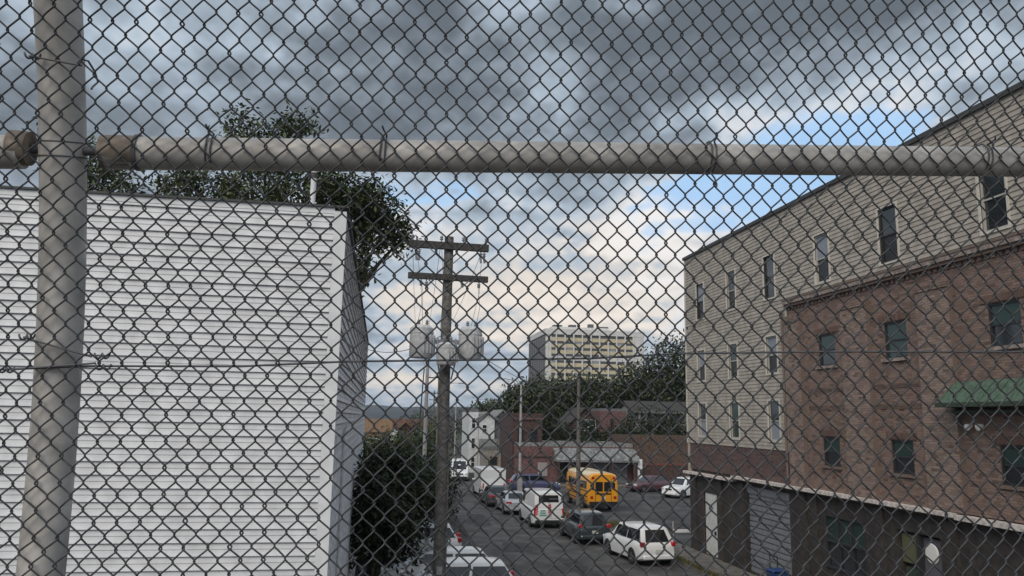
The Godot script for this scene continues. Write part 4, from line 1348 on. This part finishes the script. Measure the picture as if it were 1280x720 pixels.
func make_trees():
	rng.seed = 99
	var ga := Color(.06, .085, .035); var gb := Color(.15, .165, .085)
	var da := Color(.014, .024, .013); var db := Color(.042, .056, .026)
	# tall trees behind the white building
	tree("tall_tree", "tall leafy tree rising behind the white building's roof, highest sprig over the rail", "tree", "trees behind the white building", Vector3(-7.2, 0, -44), 14.0, .42, [
		[Vector3(-.9, 22.3, 0), Vector3(1.6, .9, 1.3)], [Vector3(1.5, 22.6, 0), Vector3(1.4, .8, 1.2)], [Vector3(.2, 20.8, 0), Vector3(2.2, 1.2, 2)],
		[Vector3(-3.2, 18.6, .5), Vector3(2.4, 1.5, 2.2)], [Vector3(-.2, 17.8, 1), Vector3(3.0, 1.9, 2.4)], [Vector3(2.6, 18.4, 0), Vector3(2.4, 1.8, 2)], [Vector3(-5.6, 17.9, 0), Vector3(1.3, 1.0, 1.3)]], 17000, .30, ga, gb, 12, -.05)
	tree("tall_tree", "darker tall tree leaning past the white building's right roof corner", "tree", "trees behind the white building", Vector3(-1.6, 0, -43.2), 13.0, .38, [
		[Vector3(-1.2, 18.3, 0), Vector3(2.0, 1.8, 2)], [Vector3(.3, 17.6, .4), Vector3(1.7, 1.9, 1.8)], [Vector3(1.5, 16.9, 0), Vector3(1.25, .75, 1.2)], [Vector3(2.35, 16.2, .2), Vector3(.7, .38, .6)], [Vector3(1.7, 15.5, .2), Vector3(.55, .25, .5)],
		[Vector3(-.7, 16.2, 0), Vector3(1.1, .9, 1.2)], [Vector3(.6, 15.5, .3), Vector3(.75, .7, .7)], [Vector3(.1, 14.6, 0), Vector3(.38, .8, .5)], [Vector3(.3, 12.8, 0), Vector3(.3, .8, .4)]], 13000, .30, Color(.045, .065, .03), Color(.09, .11, .05), 12, -.06)
	tree("tall_tree", "narrow dark tree seen just right of the fence post above the roof", "tree", "trees behind the white building", Vector3(-15.4, 0, -44), 14.0, .36, [
		[Vector3(0, 19.6, 0), Vector3(1.3, 1.5, 1.3)], [Vector3(.5, 17.8, 0), Vector3(1.6, 1.5, 1.5)], [Vector3(-2.6, 20.6, 0), Vector3(1.0, 1.6, 1)]], 5000, .28, ga, gb)
	# dark trees of the yard
	var yard := [
		[Vector3(-.1, 0, -25.4), 1.9, [[Vector3(-.1, 3.2, 0), Vector3(1.0, 1.3, 1.2)], [Vector3(.75, 2.9, .3), Vector3(.8, .9, .9)], [Vector3(-.2, 4.3, .3), Vector3(.8, .7, .8)]], "small dark tree leaning over the nearest hatchback's bonnet"],
		[Vector3(.1, 0, -30.3), 2.0, [[Vector3(.2, 3.7, 0), Vector3(1.3, 1.4, 1.4)], [Vector3(1.1, 3.3, 0), Vector3(.9, 1.1, 1)], [Vector3(.3, 4.6, 0), Vector3(.9, .6, 1)]], "dark tree behind the nearest hatchback, left of the transformer pole"],
		[Vector3(.2, 0, -35.4), 2.2, [[Vector3(.2, 3.9, 0), Vector3(1.6, 1.5, 1.6)], [Vector3(1.4, 3.2, 0), Vector3(1.0, 1.4, 1.1)]], "dark bushy tree by the farthest yard car"],
		[Vector3(1.2, 0, -42.5), 1.8, [[Vector3(0, 3.2, 0), Vector3(2.2, 2.0, 1.8)], [Vector3(1.6, 2.6, 0), Vector3(1.5, 1.8, 1.5)]], "broad dark tree closing the back of the yard"],
		[Vector3(4.2, 0, -50), 1.5, [[Vector3(-.3, 2.4, 0), Vector3(1.1, 1.9, 1.6)], [Vector3(-1.8, 2.6, 0), Vector3(1.6, 1.9, 1.5)]], "roundish green tree at the left kerb behind the transformer pole"],
		[Vector3(5.0, 0, -66), 1.5, [[Vector3(-.6, 2.4, 0), Vector3(1.6, 1.8, 1.6)], [Vector3(-3.2, 2.6, 0), Vector3(2.4, 1.7, 1.8)]], "low green tree at the left kerb past the first cables"]]
	for q in yard:
		tree("yard_tree", q[3], "tree", "dark trees along the left side of the street", q[0], q[1], .14, q[2], 8000, .19, da, db, 10, -.10)
	# greener trees farther down on the left
	var far := [[-2.5, -84, 5.0, "far tree tight against the white building's edge"], [1.0, -92, 5.6, "far tree right of the one at the wall edge"], [4.2, -100, 5.2, "far tree left of the pale pole's foot"], [7.4, -112, 6.2, "far tree right of the pale pole's foot"], [6.4, -140, 7.0, "tree at the far end of the street, left side"], [10.5, -190, 9.5, "big tree closing the end of the street"], [15.5, -170, 9.6, "tree at the street's end beside the white houses"]]
	for q in far:
		var h: float = q[2]
		tree("street_tree", q[3], "tree", "far trees down the street", Vector3(q[0], 0, q[1]), h * .4, .2, [[Vector3(0, h * .62, 0), Vector3(h * .33, h * .36, h * .33)], [Vector3(h * .25, h * .48, .5), Vector3(h * .25, h * .28, h * .25)], [Vector3(-h * .26, h * .45, .4), Vector3(h * .24, h * .3, h * .25)]], 3600, .38, Color(.04, .06, .025), Color(.09, .10, .045), 8)
	# the bank of trees in front of the tower
	var bank := [[21.5, -118, 11.8, "rounded tree at the left end of the tree bank"], [25.6, -124, 13.2, "tall tree below the tower's dark side wall"], [30.5, -120, 13.4, "dense dark tree below the middle of the tower"], [35.5, -126, 13.4, "dark tree below the right half of the tower"], [40.8, -122, 15.6, "dark tree right of the tower's front"], [46.0, -118, 19.6, "tallest tree of the bank, next to the long building's corner"], [51.5, -116, 18.0, "tree of the bank mostly hidden by the long building"], [17.8, -132, 9.0, "small tree by the grey roofed house"]]
	for q in bank:
		var h: float = q[2]
		tree("bank_tree", q[3], "tree", "trees in front of the tower", Vector3(q[0], 0, q[1]), h * .45, .34, [[Vector3(0, h * .74, 0), Vector3(h * .27, h * .26, h * .24)], [Vector3(h * .17, h * .56, .8), Vector3(h * .22, h * .24, h * .2)], [Vector3(-h * .18, h * .54, .8), Vector3(h * .22, h * .24, h * .2)], [Vector3(0, h * .38, 1.4), Vector3(h * .26, h * .22, h * .2)]], 17000, .60, Color(.035, .05, .026), Color(.085, .10, .05), 10, -.34)
	for q in [[28.8, -92, 6.6, "green tree hiding the rose brick house's foot"], [33.5, -97, 8.6, "bushy tree before the porch house's left columns"], [22.5, -86, 4.6, "ivy-dark shrub growing over the brick shop's roof line, left"], [19.4, -94, 8.0, "dark tree between the red brick building and the gabled window house"], [24.8, -95, 6.8, "dark tree beside the gabled window house"], [37.6, -98, 8.4, "green tree between the porch and the rose brick house"]]:
		var h: float = q[2]
		tree("garden_tree", q[3], "tree", "trees behind the brick shop", Vector3(q[0], 0, q[1]), h * .4, .2, [[Vector3(0, h * .66, 0), Vector3(h * .34, h * .33, h * .3)], [Vector3(h * .3, h * .5, 0), Vector3(h * .3, h * .3, h * .25)], [Vector3(-h * .3, h * .5, 0), Vector3(h * .3, h * .3, h * .25)]], 5000, .34, da, db, 10, -.2)
	# verge: grass tufts and weeds at the corner and the dirt
	var g := Geo.new(); g.tinted = true
	for k in 5200:
		var p: Vector3
		if k % 3 == 0: p = Vector3(14.02 + absf(rng.randfn()) * .12, .13, rng.randf_range(-38.6, -26))
		elif k % 3 == 1:
			var f := rng.randf(); p = Vector3(lerpf(12.6, 15.2, f) + rng.randfn() * .5, .004, -49.4 + rng.randfn() * .7)
		else: p = Vector3(12.2 + rng.randfn() * .6, .004, -55 + rng.randfn() * 1.6)
		g.col = Color(.075, .085, .03).lerp(Color(.14, .12, .06), rng.randf())
		var a := rng.randf() * TAU; var h := rng.randf_range(.06, .22)
		var w := Vector3(cos(a), 0, sin(a)) * .02
		g.tri(p - w, p + w, p + Vector3(rng.randfn() * .06, h, rng.randfn() * .06))
	var gr := part("grass_tufts", g, M.leaf, self)
	gr.set_meta("kind", "stuff"); tag(gr, "patchy dry grass and weeds at the lot corner and along the pavement", "grass")

# ------------------------------------------------------------------ buildings farther away
func house(called: String, label: String, category: String, group: String, at: Vector3, turn: float, w: float, d: float, h: float, wall: Material, roof: Material, kind: String, rise: float, wins: Array, o := {}) -> Node3D:
	# front faces +z; wins: [side, along, sill, width, height], side f front, l left, r right
	var t := thing(called, label, category, at, turn, group)
	var g := Geo.new()
	g.box(Vector3(0, h / 2, 0), Vector3(w, h, d))
	if kind == "gable_front":
		g.tri(Vector3(-w / 2, h, d / 2), Vector3(w / 2, h, d / 2), Vector3(0, h + rise, d / 2), Vector3(0, 0, 1))
		g.tri(Vector3(-w / 2, h, -d / 2), Vector3(w / 2, h, -d / 2), Vector3(0, h + rise, -d / 2), Vector3(0, 0, -1))
	elif kind == "gable_side":
		for s in [-1.0, 1.0]: g.tri(Vector3(s * w / 2, h, -d / 2), Vector3(s * w / 2, h, d / 2), Vector3(s * w / 2, h + rise, 0), Vector3(s, 0, 0))
	part("wall", g, wall, t)
	g = Geo.new()
	var e := .35; var th := .16
	if kind == "gable_front":
		for s in [-1.0, 1.0]:
			var a := Vector3(s * (w / 2 + e), h - rise * e / (w / 2), 0); var b := Vector3(0, h + rise, 0)
			var sec := []
			for z in [-d / 2 - e, d / 2 + e]: sec.append(PackedVector3Array([a + Vector3(0, 0, z), b + Vector3(0, 0, z), b + Vector3(0, th, z), a + Vector3(0, th, z)]))
			g.loft(sec)
	elif kind == "gable_side":
		for s in [-1.0, 1.0]:
			var a := Vector3(0, h - rise * e / (d / 2), s * (d / 2 + e)); var b := Vector3(0, h + rise, 0)
			var sec := []
			for x in [-w / 2 - e, w / 2 + e]: sec.append(PackedVector3Array([a + Vector3(x, 0, 0), b + Vector3(x, 0, 0), b + Vector3(x, th, 0), a + Vector3(x, th, 0)]))
			g.loft(sec)
	elif kind == "hip":
		var rg := maxf(w / 2 - d / 2, .05)
		var p := [Vector3(-w / 2 - e, h, -d / 2 - e), Vector3(w / 2 + e, h, -d / 2 - e), Vector3(w / 2 + e, h, d / 2 + e), Vector3(-w / 2 - e, h, d / 2 + e), Vector3(-rg, h + rise, 0), Vector3(rg, h + rise, 0)]
		g.quad(p[3], p[2], p[5], p[4], Vector3(0, 1, 1)); g.quad(p[0], p[1], p[5], p[4], Vector3(0, 1, -1))
		g.tri(p[0], p[3], p[4], Vector3(-1, 1, 0)); g.tri(p[1], p[2], p[5], Vector3(1, 1, 0)); g.quad(p[0], p[1], p[2], p[3], Vector3.DOWN)
	else:
		g.box(Vector3(0, h + .05, 0), Vector3(w - .3, .12, d - .3))
		for s in [-1.0, 1.0]:
			g.box(Vector3(0, h + .18, s * (d / 2 - .1)), Vector3(w + .06, .36, .22)); g.box(Vector3(s * (w / 2 - .1), h + .18, 0), Vector3(.22, .35, d - .3))
	var rf := part("roof", g, roof, t)
	if o.has("chimney"):
		g = Geo.new(); g.box(o.chimney, Vector3(.7, 1.6, .7)); part("chimney", g, M.wall_brickred, rf)
	for q in wins:
		var B := Basis.IDENTITY; var p := Vector3(q[1], q[2], d / 2)
		if q[0] == "l": B = Basis(Vector3.UP, -PI / 2); p = Vector3(-w / 2, q[2], q[1])
		elif q[0] == "r": B = Basis(Vector3.UP, PI / 2); p = Vector3(w / 2, q[2], q[1])
		window(t, Transform3D(B, p), 0, 0, q[3], q[4], o.get("frame", M.siding_trim), M.glass, M.glass, .03)
	return t

func make_far_buildings():
	rng.seed = 55
	var sf := "white houses beside the street"
	# white and grey houses left of the brick
	house("row_house", "narrow white three storey house end at the street edge", "house", sf, Vector3(11.25, 0, -100), 0, 1.15, 8, 7.2, M.wall_white, M.roof_grey, "flat", 0, [["f", .0, 5.2, .5, 1.3], ["f", .0, 2.8, .5, 1.3], ["f", 0, .6, .5, 1.2]])
	var hs := house("gabled_house", "white gabled house with a small attic window above a grey lower roof", "house", sf, Vector3(12.85, 0, -100), 0, 1.95, 8, 6.5, M.wall_white, M.roof_pale, "gable_front", .6, [["f", -.25, 4.7, .6, 1.0], ["l", 1, 4.6, .8, 1.2]])
	var g := Geo.new()
	g.loft([PackedVector3Array([Vector3(-.9, 2.4, 6.2), Vector3(-.9, 4.0, 4.0), Vector3(-.9, 2.4, 4.0)]), PackedVector3Array([Vector3(1.6, 2.4, 6.2), Vector3(1.6, 4.0, 4.0), Vector3(1.6, 2.4, 4.0)])])
	part("porch_roof", g, M.roof_grey, hs)
	for x in [-.8, -.3, .2]:
		g = Geo.new(); g.box(Vector3(x, 1.2, 5.9), Vector3(.14, 2.4, .14)); part("porch_post", g, M.wall_white, hs)
	house("plum_house", "plum grey house front with two white window hoods", "house", "", Vector3(14.85, 0, -100.4), 0, 1.9, 8, 6.5, M.wall_grey, M.roof_pale, "gable_front", .9, [["f", 0, 4.6, .7, 1.0], ["f", 0, 2.3, .7, 1.0]])
	house("garage_shed", "low pale stucco shed with ochre door bay before the gabled house", "shed", "", Vector3(13.2, 0, -90.4), 0, 3.1, 4, 2.9, M.wall_stucco, M.roof_grey, "flat", 0, [["f", -.5, .3, .9, 2.0]], {"frame": M.wall_tan})
	house("green_house", "grey green house with a wide hip roof showing over the trees", "house", "", Vector3(23.5, 0, -165), 0, 9, 8, 7.8, M.wall_stucco, mat(lin(.16, .19, .165), .9, "coarse", .3, .4), "hip", 2.6, [["f", -2, 5.4, 1, 1.4], ["f", 2, 5.4, 1, 1.4]])
	# dark red brick block and the brick shop
	var bb := house("brick_block", "dark red brick two storey building at the left of the shop", "building", "", Vector3(15.05, 0, -85.2), 0, 3.1, 9, 6.7, M.wall_brickred, M.wall_brickred, "flat", 0, [["f", -.7, 4.0, .7, 1.5], ["f", .7, 4.0, .7, 1.5]], {"frame": M.frame_dark})
	g = Geo.new(); g.box(Vector3(0, 6.5, 4.55), Vector3(3.3, .2, .2)); part("cornice", g, M.wall_brickrose, bb)
	var sh := house("brick_shop", "low brick shop with pale shingled awning roof and grey garage doors", "shop", "", Vector3(19.9, 0, -84.1), 0, 12.4, 8, 3.75, M.wall_brickrose, M.roof_pale, "flat", 0, [])
	for m in [[-6.15, 2.75, 12.3]]:
		g = Geo.new(); g.box(Vector3(0, 2.72, 4.05), Vector3(12.5, .12, .12)); part("band", g, M.wall_brickred, sh)
	g = Geo.new()
	g.loft([PackedVector3Array([Vector3(-2.2, 2.42, 6.0), Vector3(-2.2, 3.55, 4.3), Vector3(-2.2, 3.55, 4.05), Vector3(-2.2, 2.30, 4.05), Vector3(-2.2, 2.30, 6.0)]), PackedVector3Array([Vector3(6.3, 2.42, 6.0), Vector3(6.3, 3.55, 4.3), Vector3(6.3, 3.55, 4.05), Vector3(6.3, 2.30, 4.05), Vector3(6.3, 2.30, 6.0)])])
	var aw := part("awning", g, M.roof_pale, sh)
	for r in 5:
		for k in 17:
			g = Geo.new()
			var f := (r + .5) / 5.0
			g.box(Vector3(-1.95 + k * .5 + (.12 if r % 2 else -.12), lerpf(2.46, 3.58, f), lerpf(6.0, 4.32, f)), Vector3(.46, .05, .46), Basis(Vector3(1, 0, 0), .58 + rng.randf_range(-.04, .04)))
			part("shingle", g, M.roof_pale if rng.randf() < .75 else M.roof_grey, aw)
	g = Geo.new(); g.box(Vector3(-3.35, 1.45, 4.03), Vector3(1.0, 1.35, .08)); part("white_panel", g, mat(lin(.30, .27, .27), .6), sh)
	g = Geo.new(); g.box(Vector3(-1.2, 1.1, 4.03), Vector3(1.1, 2.0, .06)); part("doorway", g, M.black, sh)
	g = Geo.new(); g.box(Vector3(-.5, 1.5, 4.07), Vector3(.42, .85, .05)); part("poster", g, M.siding_trim, sh)
	for x in [2.4, 4.6]:
		g = Geo.new(); g.box(Vector3(x, 1.1, 4.02), Vector3(2.0, 2.0, .05)); var gd := part("garage_door", g, M.shutter, sh)
		for k in 4:
			g = Geo.new(); g.box(Vector3(x, .35 + k * .5, 4.06), Vector3(1.9, .42, .04)); part("door_panel", g, M.shutter, gd)
	for x in [-2.1, 1.2, 3.5, 5.8]:
		g = Geo.new(); g.box(Vector3(x, 1.15, 5.8), Vector3(.24, 2.3, .24)); part("post", g, M.wall_brickred, sh)
	var wc := thing("white_column", "white square column with a pale green foot before the brown wall", "column", Vector3(26.35, 0, -78.6))
	g = Geo.new(); g.cbox(Vector3(0, 1.5, 0), Vector3(.48, 2.2, .4), .03); part("shaft", g, M.siding_trim, wc)
	g = Geo.new(); g.cbox(Vector3(0, .25, 0), Vector3(.54, .5, .46), .03); part("foot", g, mat(lin(.33, .45, .33), .7), wc)
	var bw := house("brown_wall_building", "windowless brown brick building with darker base behind the lot cars", "building", "", Vector3(32.3, 0, -84.3), 0, 12.2, 9, 4.55, M.wall_brown, M.wall_brown, "flat", 0, [])
	g = Geo.new(); g.box(Vector3(0, .95, 4.53), Vector3(12.3, 1.9, .1)); part("base", g, M.wall_brickred, bw)
	g = Geo.new(); g.box(Vector3(0, 2.05, 4.55), Vector3(12.3, .22, .14)); part("band", g, mat(lin(.2, .075, .055), .9, "coarse", .3, .5), bw)
	# houses above the shop roofs
	house("rose_house", "rose brick house corner rising behind the shop roof", "house", "", Vector3(31.2, 0, -108), 0, 3.6, 8, 7.7, M.wall_brickrose, M.roof_grey, "flat", 0, [["f", -.2, 5.0, .5, 1.7]], {"frame": M.wall_brickred})
	house("gabled_window_house", "dark house with a white double window in its gable", "house", "", Vector3(27.5, 0, -109), 0, 5.0, 8, 5.6, M.wall_brickred, M.roof_dark, "gable_front", 2.4, [["f", -.05, 5.0, 1.0, 1.5], ["f", 1.0, 5.0, 1.0, 1.5], ["f", -1.7, 3.2, .8, 1.3]])
	var ph := house("porch_house", "grey house with columned upper porch right of the rose brick house", "house", "", Vector3(39.0, 0, -108), 0, 9.5, 8, 7.6, M.wall_stucco, M.roof_dark, "gable_side", 1.5, [["f", -2.6, 4.9, .7, 1.4], ["f", -1.2, 4.9, .7, 1.4], ["f", 1.0, 4.9, .9, 1.4], ["f", 3, 4.9, .9, 1.4]], {"frame": M.frame_dark})
	for x in [-4.4, -3.5, -.3, 2.2, 4.4]:
		g = Geo.new(); g.box(Vector3(x, 5.6, 4.9), Vector3(.3, 4.0, .3)); part("porch_column", g, M.roof_pale, ph)
	g = Geo.new(); g.box(Vector3(0, 7.65, 4.6), Vector3(9.8, .3, 1.4)); part("porch_beam", g, M.roof_grey, ph)
	g = Geo.new(); g.box(Vector3(0, 1.8, 4.6), Vector3(9.6, 3.6, 1.2)); part("porch_base", g, M.wall_brickred, ph)
	# houses far on the left
	var lf := "houses far off on the left"
	house("tan_house", "tan brick house with reddish roof nearest the white building's edge", "house", lf, Vector3(-.2, 0, -158), 0, 4.6, 8, 3.6, M.wall_tan, mat(lin(.24, .14, .075), .9, "coarse", .3, .4), "gable_side", 2.2, [["f", 1.2, 1.5, .8, 1.2]])
	house("red_roof_house", "long low house with dull red roof behind the thin pole", "house", lf, Vector3(6.0, 0, -172), 0, 8.0, 8, 4.2, M.wall_white, M.roof_red, "gable_side", 1.6, [["f", -2, 2, .9, 1.2], ["f", 2, 2, .9, 1.2]])
	house("red_brick_house", "small red brick house below the long red roof", "house", lf, Vector3(4.4, 0, -140), 0, 2.4, 6, 4.4, M.wall_brickred, M.roof_red, "gable_front", 1.0, [["f", 0, 2.4, .7, 1.0]])
	house("white_shed", "tiny white shed roof glimpsed among the trees on the left", "shed", lf, Vector3(-1.0, 0, -120), 0, 2.2, 3, 2.4, M.wall_white, M.roof_pale, "gable_side", .8, [])
	# the tower block
	var at := Vector3(116, 0, -446)
	var t := thing("office_tower", "big pale flat-roofed tower block with rows of windows above the trees", "tower block", at)
	var W := 56.0; var D := 50.0; var H := 54.0
	g = Geo.new(); g.box(Vector3(0, H / 2, 0), Vector3(W - .8, H, D - .8)); part("core", g, M.tower_dark, t)
	var fl := 3.5
	for k in 15:
		g = Geo.new(); g.box(Vector3(0, k * fl + 1.05, 0), Vector3(W, 2.1, D)); part("spandrel", g, M.tower if k % 4 == 3 or k > 14 else M.tower_tan, t)
	g = Geo.new(); g.box(Vector3(0, H + .2, 0), Vector3(W + 1, 3.0, D + 1)); part("parapet", g, M.tower, t)
	for k in 12:
		g = Geo.new(); g.box(Vector3(-W / 2 + 1.0 + k * (W - 2.0) / 11.0, H / 2, D / 2 + .3), Vector3(.7, H, .9)); part("mullion", g, M.tower, t)
	for k in 14:
		for i in 11:
			g = Geo.new() if not win_mesh.has("tower") else null
			if g:
				g.box(Vector3.ZERO, Vector3(3.9, 1.4, .2)); win_mesh["tower"] = g.mesh()
			if k < 4: continue
			var o := part("window", win_mesh["tower"], M.tower_glass if (i * 7 + k * 3) % 5 else M.blind, t)
			o.position = Vector3(-W / 2 + 1.0 + (i + .5) * (W - 2.0) / 11.0, k * fl + 2.8, D / 2 - .35)
	for k in 9:
		g = Geo.new(); g.box(Vector3(-W / 2 - .25, H / 2 - 1, -D / 2 + 3 + k * 5.5), Vector3(.5, H - 3, 1.0)); part("fin", g, M.tower_dark, t)
	g = Geo.new(); g.box(Vector3(-W / 2 - .12, H / 2 - 1, 0), Vector3(.2, H - 2, D - 2.5)); part("side_wall", g, mat(lin(.16, .165, .17), .8), t)
	g = Geo.new(); g.box(Vector3(0, H / 2, D / 2 + .1), Vector3(W, .1, .2))
	g = Geo.new(); g.box(Vector3(-W / 2 + 1.6, H / 2, D / 2 + .05), Vector3(3.2, H, .5)); part("corner_pier", g, M.tower, t)
	g = Geo.new(); g.box(Vector3(W / 2 - 3.2, H / 2, D / 2 + .05), Vector3(6.4, H, .5)); part("corner_pier", g, M.tower, t)
	for q in [[-4, 3.4, 34, 8], [-17, 4.6, 5, 5], [-8, 5.0, 4, 4], [10, 4.4, 6, 5], [3, 5.8, 3, 3]]:
		g = Geo.new(); g.box(Vector3(q[0], H + 1.6 + q[1] / 2.0, 4), Vector3(q[2], q[1], q[3])); part("roof_plant", g, M.tower_dark if q[2] < 10 else M.tower, t)

func _ready():
	rng.seed = 7
	setup_view()
	make_materials()
	make_ground()
	make_fence()
	make_long_building()
	make_white_building()
	make_far_buildings()
	make_poles()
	make_trees()
	make_vehicles()
